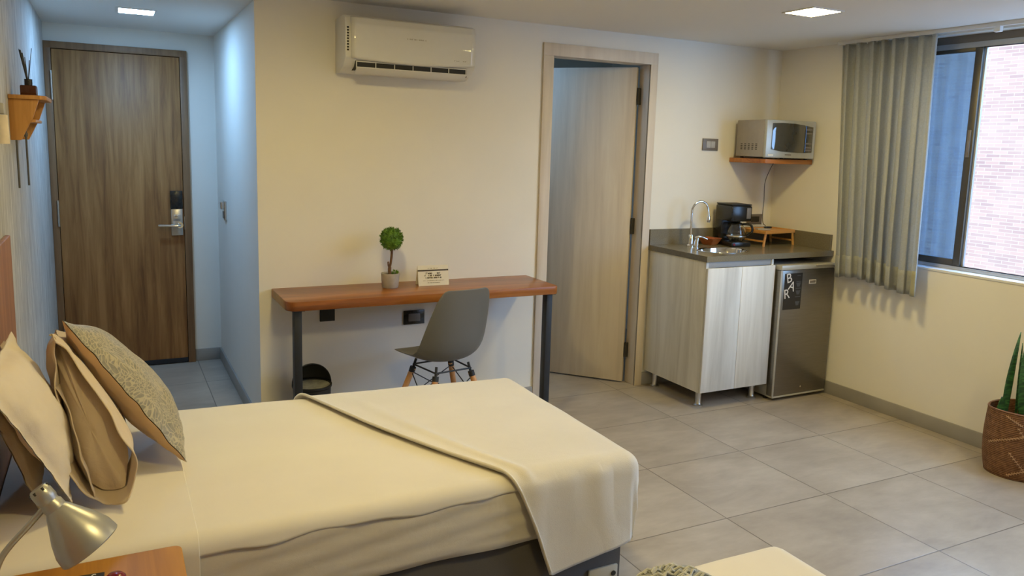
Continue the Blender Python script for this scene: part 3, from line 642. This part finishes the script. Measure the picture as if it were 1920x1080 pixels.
# fridge
t = thing('mini_fridge', 'stainless steel mini fridge under the worktop with a BAR sticker', 'fridge', (3.92, 3.85, 0)); O = (-3.92, -3.85, 0)
obj('body', shift(box(B(), 3.695, 4.150, 3.602, 4.10, .02, .872, .004), O), 'fridge_side', t)
dr = obj('door', shift(box(B(), 3.689, 4.158, 3.548, 3.600, .030, .842, .006), O), 'fridge', t)
tm_ = B(); box(tm_, 3.689, 4.158, 3.545, 3.600, .8425, .874, .006); obj('top_trim', shift(tm_, O), 'fridge_trim', dr)
tm_ = B(); tube(tm_, smooth_pts([(3.98, 3.545, .868), (4.05, 3.528, .872), (4.10, 3.528, .868), (4.152, 3.545, .858)]), .006, 10); obj('handle', shift(tm_, O), 'fridge_trim', dr)
obj('side_strip', shift(box(B(), 3.6885, 3.702, 3.5465, 3.552, .03, .842, .001), O), 'fridge_trim', dr)
obj('bottom_strip', shift(box(B(), 3.692, 4.155, 3.5465, 3.60, .020, .0315, .002), O), 'fridge_trim', dr)
lb = obj('sticker', shift(box(B(), 3.722, 3.872, 3.5462, 3.5482, .592, .822), O), 'label_black', dr, smooth=False); lb['label'] = 'black BAR sticker with drink sketches'
tt = B(); 
for s_, x, z, q in (('B', 3.758, .790, 12), ('A', 3.786, .738, -18), ('R', 3.746, .690, 8)):
    merge(tt, text_bm(s_, .085, face_y(x, 3.5458, z) @ Matrix.Rotation(R(q), 4, 'Z')))
obj('lettering', shift(tt, O), 'label_white', lb, smooth=False)
for z, w_ in ((.803, .030), (.765, .040), (.722, .044), (.668, .044)):
    obj('price_line', shift(box(B(), 3.842-w_/2, 3.842+w_/2, 3.5456, 3.5462, z, z+.005), O), 'label_grey', lb, smooth=False)
for z in (.735, .685, .615): obj('drink_sketch', shift(prism(B(), [(3.822, z+.026), (3.862, z+.026), (3.852, z), (3.832, z)], 3.5456, 3.5462, 'xz'), O), 'label_grey', lb, smooth=False)
bd = B(); box(bd, 3.935, 3.995, 3.5462, 3.5482, .748, .774); bd = obj('badge', shift(bd, O), 'label_white', dr, smooth=False); k = B(); box(k, 3.940, 3.990, 3.5456, 3.5464, .753, .769); obj('badge_print', shift(k, O), 'grey_plastic', bd, smooth=False)
obj('lock', shift(lathe(B(), [(0, 0), (.006, 0), (.006, .003), (0, .003)], 14, mtx=Matrix.Translation((3.93, 3.547, .075)) @ Matrix.Rotation(R(90), 4, 'X')), O), 'chrome', dr)
for x, y in ((3.72, 3.63), (4.12, 3.63), (3.72, 4.07), (4.12, 4.07)): obj('foot', shift(lathe(B(), [(0, 0), (.015, 0), (.015, .021), (0, .021)], 14, loc=(x, y, 0)), O), 'black_matt', t)

# ================================================================== CURTAIN + RAIL
t = thing('curtain_rail', 'white curtain track fixed to the ceiling above the window', 'curtain rail', (4.11, 1.8, ZC))
obj('track', box(B(), -.012, .012, -2.2, 1.83, -.022, 0, .002), 'white_plastic', t)
obj('end_stop', box(B(), -.014, .014, .80, .835, -.05, -.02, .003), 'white_plastic', t)
cu = B(); CX_ = 4.108; cz1 = ZC-.024
def curt(u, v, hem=0.):
    z0 = .79 + .02*sin(u*5); z = cz1+(z0-cz1)*v
    ya = 3.60-.09*v; yb = 2.945-.03*v
    nf = 8.0; ph = u*nf*2*pi + .7*sin(u*11+.5)+ .35*sin(v*2.5+u*7)
    amp = (.034+.014*v)*(.7+.7*noise.noise(Vector((u*5, 3, 1)))) 
    y = ya+(yb-ya)*u + .012*sin(ph*2+1)*(.4+.6*v)
    s_ = sin(ph); x = CX_ + amp*(abs(s_)**.8)*(1 if s_ > 0 else -1) + .006*noise.noise(Vector((u*9, v*3, 5)))
    return Vector((x-.004*hem, y, z))
surf(cu, curt, 260, 40)
t = thing('curtain', 'grey linen curtain gathered at the left of the window', 'curtain', (4.11, 3.25, .765))
obj('cloth', shift(cu, (-4.11, -3.25, -.765)), 'curtain', t, solid=.0015, angle=180)
hm = B(); surf(hm, lambda u, v: curt(u, .905+.093*v, .6), 260, 4); obj('hem', shift(hm, (-4.11, -3.25, -.765)), 'curtain', t, solid=.0015, angle=180)
hm = B(); surf(hm, lambda u, v: curt(.965+.035*u, .90+.10*v, 1.), 10, 6); obj('corner_tape', shift(hm, (-4.11, -3.25, -.765)), 'hem', t, solid=.002, angle=180)
for i in range(9):
    p = curt((i+.5)/9, 0); obj('glider', shift(box(B(), 4.106, 4.114, p.y-.004, p.y+.004, cz1-.006, ZC-.0225), (-4.11, -3.25, -.765)), 'white_plastic', t)

# ================================================================== SNAKE PLANT
bx_, by_ = 4.028, 2.215; t = thing('snake_plant', 'snake plant with upright green leaves in the brown basket', 'plant', (bx_, by_, .28))
def leaf(x, y, h, lean, w, tw=0., mat='snake', curve=0.):
    b_ = B(); n = 16
    def f(u, v):
        z = h*u; wd = w*(.55+.45*sin(min(1, u*1.9)*pi/2))*(1-u**5)**.9 if u < .999 else .0006
        q = (v-.5)*2; a = tw+u*.5; cx = lean[0]*u+curve*sin(u*pi); cy = lean[1]*u
        return Vector((x+cx+q*wd*cos(a)-(1-q*q)*wd*.35*sin(a)*.5, y+cy+q*wd*sin(a)+(1-q*q)*wd*.3, z))
    surf(b_, f, n, 6); o = obj('leaf', b_, mat, t, solid=.003, angle=180); return o
def rl_(k, d=0.): return (.888*k+.458*d, -.458*k+.888*d)
leaf(*rl_(-.078, .02), .44, (.03, -.015), .028, -.3, curve=-.012); leaf(*rl_(-.118, -.01), .115, (0, 0), .026, -.4)
leaf(*rl_(-.005, .0), .37, (-.02, .01), .024, -.4, curve=-.006); leaf(*rl_(.018, .03), .45, (.0, .0), .011, -.9, 'snake_edge', .022)
leaf(*rl_(.05, -.03), .22, (.05, -.025), .030, -.5); leaf(*rl_(.095, .0), .34, (.03, -.01), .028, -.6); leaf(*rl_(-.012, .03), .38, (.0, .01), .008, -.6)
so = lathe(B(), [(0, -.02), (.126, -.025), (.126, -.045), (0, -.045)], 30); obj('mulch', so, 'mulch', t)
t = thing('basket_planter', 'woven brown basket with pale stitched stripes by the window wall', 'basket', (bx_, by_, 0))
def bask(u, v):
    a = 2*pi*u; z = .33*v; r = .148+.006*sin(v*pi)-.004*(1-v)**4*3 + .002*sin(a*3+v*4); z += .006*sin(a*2+1)*v
    return Vector((r*cos(a), r*sin(a), z))
bk = B(); surf(bk, bask, 64, 26, closeu=True); box(bk, -.09, .09, -.09, .09, .0, .004); obj('weave', bk, 'basket', t, solid=.007, angle=180)
rm = B(); tube(rm, [Vector((bask(i/48, 1).x, bask(i/48, 1).y, bask(i/48, 1).z)) for i in range(49)], .006, 8); obj('rim', rm, 'basket', t)
def stripe(a0, z0, a1, z1, n=22):
    st = B()
    for i in range(n):
        for e in (-1, 1):
            k = (i+.5)/n; a = a0+(a1-a0)*k; z = z0+(z1-z0)*k
            p = bask(a/360 % 1, z/.33)*1; p *= 1; rr = Vector((p.x, p.y, 0)).normalized()*.005; tg = Vector((-rr.y, rr.x, 0)).normalized()
            tube(st, [p+rr-tg*.006+Vector((0, 0, -.004*e)), p+rr*1.3, p+rr+tg*.006+Vector((0, 0, .005*e))], .0016, 5)
    obj('stitching', st, 'basket_trim', t)
for a in (150, 240): stripe(a+5, .16, a+105, .275); stripe(a+45, .02, a+140, .15)
stripe(212, .28, 160+25, .315, 8); stripe(196, .14, 225, .05, 8); stripe(205, .27, 235, .16, 8)

# ================================================================== BEDS
ZT = .545
class Bed:
    def __init__(s, x0, L, yn, yfh, yff, r=.045): s.x0, s.L, s.yn, s.yh, s.yf, s.r = x0, L, yn, yfh, yff, r
    def far(s, x): return s.yh+(s.yf-s.yh)*max(0, min(1, (x-s.x0)/s.L))
    def drape(s, x, y, lift=0., ripple=0., flare=.03):
        xe = s.x0+s.L; fy = s.far(x); ex = max(0, x-xe); e1 = min(0, y-s.yn); e2 = max(0, y-fy); ey = e1+e2
        d_ = math.hypot(ex, ey); bx = min(x, xe); by = min(max(y, s.yn), fy)
        if d_ < 1e-7: return Vector((bx, by, ZT+lift))
        r = s.r+lift; q = r*pi/2; dx, dy = ex/d_, ey/d_
        if d_ < q: out = r*sin(d_/r)-0; dp = r*(1-cos(d_/r))
        else:
            h = d_-q; out = r+flare*h; dp = r+h
            if ripple: out += ripple*min(1, h/.12)*sin(6.0*math.atan2(dy, dx)+.8+ (x*16 if abs(dy) > .9 else y*14))
        return Vector((bx+dx*out, by+dy*out, ZT+lift-dp))
def wr(p, k, s=9., seed=0.): return k*noise.noise(Vector((p.x*s*.6, p.y*s, p.z*s*.8+seed)))
def make_bed(bd, label, hb_label=None, corner=True):
    t = thing('bed', label, 'bed', (bd.x0+bd.L/2, (bd.yn+bd.yh)/2, 0)); O = (-t.location.x, -t.location.y, 0)
    y1 = bd.far(bd.x0+bd.L)
    ba = B(); prism(ba, [(bd.x0, bd.yn-.03), (bd.x0+bd.L-.0, bd.yn-.03), (bd.x0+bd.L, y1+.03), (bd.x0, bd.yh+.03)], .035, .35, 'xy', .008); obj('bed_base', shift(ba, O), 'bed_base', t)
    for x, y in ((bd.x0+.15, bd.yn+.1), (bd.x0+bd.L-.12, bd.yn+.1), (bd.x0+.15, y1-.1), (bd.x0+bd.L-.12, y1-.1)): obj('foot', shift(lathe(B(), [(0, 0), (.025, 0), (.025, .037), (0, .037)], 16, loc=(x, y, 0)), O), 'black_matt', t)
    # fitted sheet over the mattress
    ms = B(); Wt = bd.yh-bd.yn; D = .235
    def f(u, v):
        x = bd.x0+.002+(bd.L+D-.004)*u; y = bd.yn-D+(Wt+2*D)*v; yy = y
        if y > bd.yn and y < bd.yn+Wt: yy = bd.yn+(y-bd.yn)/Wt*(bd.far(x)-bd.yn)
        elif y >= bd.yn+Wt: yy = bd.far(x)+y-bd.yn-Wt
        p = bd.drape(x, yy, 0, 0, -.02)
        if p.z < ZT-.02: p.y += wr(p, .010, 5, 3)+.005*sin((p.z*1.6-p.x*.22)*70+3*noise.noise(Vector((p.x*2, p.z*4, 1))))
        p.z = max(p.z, .335+.004*sin(p.x*9)); return p
    surf(ms, f, 90, 70); obj('mattress', shift(ms, O), 'sheet_b', t, solid=.003, angle=180)
    return t
bed1 = Bed(-.30, 1.79, 2.075, 3.10, 2.955)
tb1 = make_bed(bed1, 'bed with cream sheets and charcoal base, nearest the desk')
O1 = (-tb1.location.x, -tb1.location.y, 0)
hb = B(); box(hb, XL+.001, XL+.0175, 2.02, 3.175, .10, 1.205, .003); obj('headboard', shift(hb, O1), 'head_wood', tb1)
cp = B(); box(cp, 1.36, 1.474, 2.036, 2.046, .045, .178, .004); cp = obj('corner_plate', shift(cp, O1), 'fridge_trim', tb1); cp['label'] = 'pale plastic plate at the foot of the base'
obj('plug_hole', shift(lathe(B(), [(0, 0), (.009, 0), (.009, .002), (0, .002)], 14, mtx=Matrix.Translation((1.455, 2.0345, .150)) @ Matrix.Rotation(R(90), 4, 'X')), O1), 'black_matt', cp)
# top sheet
def sheet(bd, x0, x1, drop, name, label, cat, mat='sheet', lift=.006, step=0., hemw=.006, far_drop=.08):
    s = B(); yt0 = bd.yn-drop
    def f(u, v):
        x = x0+(x1-x0)*u; 
        if v < .34: y = yt0+(bd.yn+.05-yt0)*(v/.34)
        elif v > .9: y = bd.far(x)-.04+(far_drop+.04)*((v-.9)/.1)
        else: y = bd.yn+.05+(bd.far(x)-.04-bd.yn-.05)*((v-.34)/.56)
        y += hemw*sin(x*13+1)*(1-min(1, v/.2)) + .5*hemw*sin(x*31)*(1-min(1, v/.2))
        p = bd.drape(x, y, lift, 0, .05)
        if p.z < ZT-.03: p.y -= max(0, .010*sin(x*17+2*sin(x*5)))*min(1, (ZT-.03-p.z)/.03)*.8; 
        else: p.z += max(0, .0035*noise.noise(Vector((p.x*5, p.y*9, 2))))
        return p
    surf(s, f, 220, 60); return tag(obj(name, s, mat, None, solid=.002, angle=180), label, cat)
sheet(bed1, .165, 1.51, .075, 'bed_sheet', 'smooth cream top sheet over the bed nearest the desk', 'bed sheet')
sheet(bed1, -.298, .170, .145, 'folded_sheet', 'cream sheet end under the pillows, hanging lower behind the nightstand', 'bed sheet', lift=.0095)
# blanket
K = [Vector((1.185, 1.700)), Vector((1.575, 1.775)), Vector((1.76, 3.28)), Vector((.54, 3.28))]
def blk(u, v, lift=.012):
    p = K[0]*(1-u)*(1-v)+K[1]*u*(1-v)+K[2]*u*v+K[3]*(1-u)*v
    p.x += .03*sin(v*pi)*(1-u)*-.4+.012*sin(v*9)*(1-u)
    w_ = bed1.drape(p.x, p.y, lift+.014*math.exp(-(u/.018)**2), .004, .05)
    if w_.z > ZT-.01: w_.z += .004*noise.noise(Vector((w_.x*4, w_.y*5, 7)))+ .008*math.exp(-((u-.10-.05*v)/.03)**2)*(1 if v < .5 else max(0, 1-(v-.5)*3))
    else: w_.y -= max(0, .013*noise.noise(Vector((w_.x*11, 1, w_.z*3)))) 
    return w_
s = B(); surf(s, blk, 150, 170)
tg_ = tag(obj('blanket', s, 'blanket', None, solid=.009, angle=180), 'cream fleece blanket laid across the foot of the bed and hanging over its corner', 'blanket')
# pillows
def pillow_bm(c, thick, flange=0., dent=0., seed=0., n=36, sides='both', pw=.42):
    NT_, NB_, FB_, FT_ = [Vector(q) for q in c]   # near-top, near-bottom, far-bottom, far-top
    nr = ((FT_-NT_).cross(NB_-NT_)).normalized()
    if nr.x < 0: nr = -nr
    b_ = B()
    for sg in ((1, -1) if sides == 'both' else ((1,) if sides == 'front' else (-1,))):
        def f(u, v):
            p = NT_*(1-u)*(1-v)+FT_*u*(1-v)+NB_*(1-u)*v+FB_*u*v
            a = max(0, min(1, (u-flange)/(1-2*flange))); d2 = max(0, min(1, (v-flange)/(1-2*flange)))
            h = (max(0, sin(pi*a))**pw)*(max(0, sin(pi*d2))**pw)
            # pulled-in sides
            cn = (p-(NT_+NB_+FB_+FT_)/4); pin = .07*(sin(pi*u)*abs(2*v-1)**3 + sin(pi*v)*abs(2*u-1)**3); p = p-cn*pin
            th = thick[0] if sg > 0 else thick[1]
            wv = .010*noise.noise(Vector((u*5, v*5, seed+sg)))*min(1, h*2)+.006*noise.noise(Vector((u*14, v*11, seed)))*(1-h*.6)
            return p+nr*(sg*th*h+wv+sg*.0012)
        surf(b_, f, n, n)
    return b_
GP = [(-.130, 2.56, 1.025), (.180, 2.475, .580), (.185, 2.86, .585), (-.095, 2.93, .925)]
t = thing('pillow', 'olive grey patterned pillow with a peach back leaning in front of the others', 'pillow', (0, 2.7, ZT+.02), 0, 'pillows on the bed nearest the desk'); O = (0, -2.7, -ZT-.02)
obj('front_cover', shift(pillow_bm(GP, (.070, .05), .02, sides='front', seed=1), O), 'jacquard', t, angle=180)
obj('back_cover', shift(pillow_bm(GP, (.07, .066), .0, sides='back', seed=1), O), 'peach', t, angle=180)
MP = [(-.150, 2.60, .97), (-.01, 2.42, .60), (-.01, 2.80, .60), (-.17, 2.92, .92)]
t = thing('pillow', 'beige pillow with an open rumpled end behind the patterned pillow', 'pillow', (-.05, 2.6, ZT+.02), 0, 'pillows on the bed nearest the desk'); O = (.05, -2.6, -ZT-.02)
A1 = [Vector((-.150, 2.47, 1.005)), Vector((-.012, 2.262, .573))]
A0 = [Vector((-.150, 2.60, .97)), Vector((-.01, 2.42, .60))]
NRM = Vector((.95, -.12, .28)).normalized()
def ring(a, v, k=1., out=0.):
    tt = (1-cos(a))/2; hw = .098*(tt**.85)*math.sqrt(max(0, 1-tt**7))*k + .006
    top = A0[0]*(1-v)+A1[0]*v; bot = A0[1]*(1-v)+A1[1]*v; ce = top*(1-tt)+bot*tt; mid = (top+bot)/2; ce = mid+(ce-mid)*(.86+.14*k)
    sg = sin(a); sg = (abs(sg)**.35)*(1 if sg > 0 else -1)
    p = ce+NRM*hw*sg
    p += NRM*.016*noise.noise(Vector((cos(a)*2.6, sin(a)*2.6, v*1.3)))*(.4+.6*v) + Vector((0, -1, 0))*(.030*v*noise.noise(Vector((cos(a)*2.6+4, sin(a)*2.6, 2)))+out)
    p.z = max(p.z, ZT+.016); return p
fl = pillow_bm(MP, (.075, .075), .0, seed=5)
def endcap(u, v):
    a = 2*pi*u; c0 = ((A0[0]+A1[0])*.5)*.42+((A0[1]+A1[1])*.5)*.58; p = ring(a, .60, .84); q = c0+(p-c0)*v
    q += Vector((0, -.045*(1-v*v), 0))+Vector((0, -1, 0))*.016*noise.noise(Vector((q.x*16, q.z*13, 3)))*(1-v); return q
surf(fl, endcap, 60, 14, closeu=True); obj('pillow_filling', shift(fl, O), 'case', t, angle=180)
sl = B(); surf(sl, lambda u, v: ring(2*pi*u, v, 1.), 120, 20, closeu=True); obj('pillowcase', shift(sl, O), 'case', t, solid=.003, angle=180)
fp_ = B(); surf(fp_, lambda u, v: ring(2*pi*(.585+.235*u), .30+.62*v, 1.-.55*math.sin(v*pi/2)*(sin(pi*u)**.5), .008), 40, 16); obj('inner_flap', shift(fp_, O), 'case', t, solid=.003, angle=180)
LP = [(-.285, 2.10, 1.0), (-.117, 2.274, .592), (-.135, 2.62, .592), (-.262, 2.62, .99)]
t = thing('pillow', 'ivory pillow at the left, leaning against the headboard', 'pillow', (-.2, 2.35, ZT+.02), 0, 'pillows on the bed nearest the desk'); O = (.2, -2.35, -ZT-.02)
obj('pillowcase', shift(pillow_bm(LP, (.062, .02), .05, seed=9), O), 'case_w', t, angle=180)
P4 = [(-.290, 2.15, .95), (-.190, 2.30, .574), (-.20, 2.72, .574), (-.290, 2.70, .95)]
t = thing('pillow', 'beige pillow squeezed between the ivory pillow and the headboard', 'pillow', (-.25, 2.45, ZT+.02), 0, 'pillows on the bed nearest the desk'); O = (.25, -2.45, -ZT-.02)
obj('pillowcase', shift(pillow_bm(P4, (.030, .008), .06, seed=14), O), 'case', t, angle=180)

# second bed
bed2 = Bed(-.30, 1.79, .46, 1.385, 1.375)
tb2 = make_bed(bed2, 'second bed at the lower edge of the photo, only a corner showing')
O2 = (-tb2.location.x, -tb2.location.y, 0)
hb = B(); box(hb, XL+.001, XL+.0175, .40, 1.44, .10, 1.205, .003); obj('headboard', shift(hb, O2), 'head_wood', tb2)
sheet(bed2, -.298, 1.512, .075, 'bed_sheet', 'cream sheet on the second bed at the lower edge', 'bed sheet')
tw = B()
def thr(u, v):
    x = .72+(1.30-.72)*u + .012*sin(v*20)*(u > .9); y = bed2.yn-.25+(bed2.yh-bed2.yn+.5)*v; x += (.5-v)*.25
    p = bed2.drape(x, y, .018, 0, .04); p.z += .004*noise.noise(Vector((u*9, v*12, 3))); return p
surf(tw, thr, 40, 90); t = thing('throw_blanket', 'grey green throw with knotted pale yarn across the second bed', 'throw blanket', (.98, .9, ZT)); O = (-.98, -.9, -ZT)
obj('cloth', shift(tw, O), 'throw', t, solid=.006, angle=180)
kn = B(); rnd = random.Random(5)
for i in range(150):
    v = .02+.96*i/150
    for q in range(3):
        u = .80+.06*q+rnd.uniform(-.02, .02); p = thr(u, v)+Vector((0, 0, .005)); e = thr(min(1, u+.05), v+rnd.uniform(-.012, .012))+Vector((0, 0, .006))
        if abs(v-.5) < .42 or True: tube(kn, [p, (p+e)/2+Vector((0, 0, .009)), e], .0032, 6)
o = obj('yarn_knots', shift(kn, O), 'throw_light', t)

# ================================================================== NIGHTSTAND and what stands on it
t = thing('nightstand', 'orange laminate nightstand between the two beds', 'nightstand', (-.095, 1.75, 0))
tpz = .552
nb = B(); box(nb, -.205, .212, -.245, .245, .03, tpz-.02, .002); obj('body', nb, 'stand_wood', t)
tp = prism(B(), [(-.2225, -.255), *rc(.222-.02, -.255+.02, .02, 270, 360, 4), *rc(.222-.02, .262-.02, .02, 0, 90, 4), (-.2225, .262)], tpz-.02, tpz, 'xy', .003); obj('top', tp, 'stand_wood', t)
for z in (.06, .29):
    dw = obj('drawer', box(B(), .212, .222, -.23, .23, z, z+.22, .002), 'stand_wood', t); obj('knob', lathe(B(), [(0, 0), (.007, 0), (.006, .012), (.013, .02), (0, .026)], 16, mtx=Matrix.Translation((.222, 0, z+.11)) @ Matrix.Rotation(R(90), 4, 'Y')), 'steel', dw)
# gooseneck lamp
t = thing('desk_lamp', 'small silver gooseneck desk lamp on the nightstand', 'lamp', (-.235, 1.60, tpz)); O = (.235, -1.60, -tpz)
obj('base', lathe(B(), [(0, 0), (.062, 0), (.065, .006), (.060, .014), (.02, .024), (.009, .03), (0, .03)], 36), 'satin', t)
cap = Vector((-.126, 1.62, .890)); opn = Vector((-.058, 1.60, .790)); axd = (opn-cap).normalized()
neck = smooth_pts([(-.235, 1.60, tpz+.02), (-.232, 1.60, .66), (-.214, 1.60, .74), (-.196, 1.605, .795), (-.150, 1.615, .845), (-.128, 1.62, .868)], 8)
obj('gooseneck', shift(tube(B(), neck, .0058, 12), O), 'satin', t)
mt = Matrix.Translation(cap) @ Vector((0, 0, 1)).rotation_difference(axd).to_matrix().to_4x4()
shd = lathe(B(), [(.019, .030), (.023, .036), (.030, .050), (.045, .080), (.054, .105), (.056, .126), (.0545, .128), (.052, .105), (.042, .080), (.027, .050), (.018, .036)], 44, mtx=mt); hdm = obj('lamp_shade', shift(shd, O), 'satin', t)
nk = lathe(B(), [(0, -.022), (.014, -.021), (.018, -.016), (.0185, .006), (.0165, .010), (.0165, .014), (.019, .018), (.019, .034), (0, .034)], 32, mtx=mt); nk = obj('socket_cap', shift(nk, O), 'satin', hdm)
hl = B()
for i in range(7):
    a = 2*pi*i/7; q = Matrix.Translation((.0165*cos(a), .0165*sin(a), -.0165)) @ Matrix.Rotation(0, 4, 'X'); bx0 = mt @ q; lathe(hl, [(0, -.002), (.0026, -.002), (.0026, .004), (0, .004)], 8, mtx=bx0)
obj('vent_hole', shift(hl, O), 'slot', nk)
obj('bulb', shift(lathe(B(), [(0, .04), (.014, .045), (.02, .07), (.022, .09), (.012, .108), (0, .112)], 20, mtx=mt), O), 'white_plastic', hdm)
# booklet and red object
t = thing('booklet', 'black booklet with white print lying on the nightstand', 'booklet', (-.12, 1.865, tpz+.0005), R(-5)); obj('cover', box(B(), -.075, .072, -.1, .075, 0, .006, .001), 'label_black', t)
pr = B(); marks(pr, -.06, .05, 0, 0, .006, 16, Matrix.Translation((0, .052, .0062)) @ Matrix.Rotation(R(-90), 4, 'X'), 11); tube(pr, [(.052+.006*cos(R(a)), .058+.010*sin(R(a)), .0066) for a in range(60, 301, 30)], .0012, 5); obj('print', pr, 'label_white', t, smooth=False)
tag(obj('red_trinket', lathe(B(), [(0, 0), (.016, .001), (.022, .008), (.022, .014), (.015, .021), (0, .023)], 24, loc=(0, 0, 0)), 'red', loc=(-.020, 1.885, tpz)), 'small dark red round trinket beside the black booklet', 'trinket')

# ================================================================== LEFT WALL: shelf, diffuser, lamp
t = thing('wall_shelf', 'amber wooden wall rack with a small rail, on the grey plaster wall', 'shelf', (XL, 3.755, 1.52)); O = (-XL, -3.755, -1.52)
obj('top_board', shift(prism(B(), [(XL, 3.565), (XL+.105, 3.565), (XL+.125, 3.60), (XL+.125, 3.91), (XL+.105, 3.945), (XL, 3.945)], 1.676, 1.692, 'xy', .003), O), 'wall_shelf_wood', t)
for y0, y1 in ((3.575, 3.590), (3.92, 3.935)):
    obj('bracket', shift(prism(B(), [(XL, 1.676), (XL+.100, 1.676), (XL+.078, 1.61), (XL+.035, 1.522), (XL, 1.522)], y0, y1, 'xz', .002), O), 'wall_shelf_wood', t)
obj('lower_rail', shift(prism(B(), [(XL+.02, 1.590), (XL+.085, 1.590), (XL+.085, 1.602), (XL+.02, 1.602)], 3.59, 3.92, 'xz', .002), O), 'wall_shelf_wood', t)
for k, (yy, xx) in enumerate(((3.66, XL+.012), (3.85, XL+.03))):
    cq = B(); tube(cq, [(xx, yy, 1.592), (xx, yy, 1.52), (xx, yy+.01, 1.335)], .0038, 8); tube(cq, [(xx, yy, 1.55), (xx, yy, 1.535)], .007, 8)
    tag(obj('hanging_cord', cq, 'dark_cord'), ['dark cord hanging from the wall rack, the one nearer the bed', 'dark cord hanging from the wall rack, the one nearer the entrance door'][k], 'cord', 'cords hanging from the wall rack')
t = thing('reed_diffuser', 'dark amber glass reed diffuser with black sticks on the wall rack', 'diffuser', (XL+.060, 3.70, 1.692))
obj('bottle', box(B(), -.028, .028, -.028, .028, 0, .042, .005), 'amber', t); obj('neck', lathe(B(), [(0, .042), (.014, .042), (.014, .066), (.006, .066), (.006, .06), (0, .06)], 20), 'black_plastic', t)
for k, (dx, dy, h, r) in enumerate(((-.022, -.012, .175, .0042), (-.016, -.004, .165, .0036), (-.008, .01, .15, .0015), (.006, .02, .14, .0015), (.017, .004, .185, .0013), (-.026, .01, .18, .0015))):
    obj('reed', tube(B(), [(0, 0, .05), (dx, dy, h)], r, 6), 'black_matt', t)
t = thing('wall_lamp', 'cream wall lamp at the left edge beside the wall rack', 'lamp', (XL, 3.0, 1.56))
obj('shade', lathe(B(), [(.021, -.045), (.024, -.045), (.022, .045), (.019, .045)], 28, loc=(.026, 0, 0)), 'cream_shade', t); obj('mount', box(B(), 0, .040, -.012, .012, .047, .082, .004), 'light_grey_plastic', t); obj('stem', tube(B(), [(.026, 0, .06), (.026, 0, -.02)], .005, 8), 'steel', t)
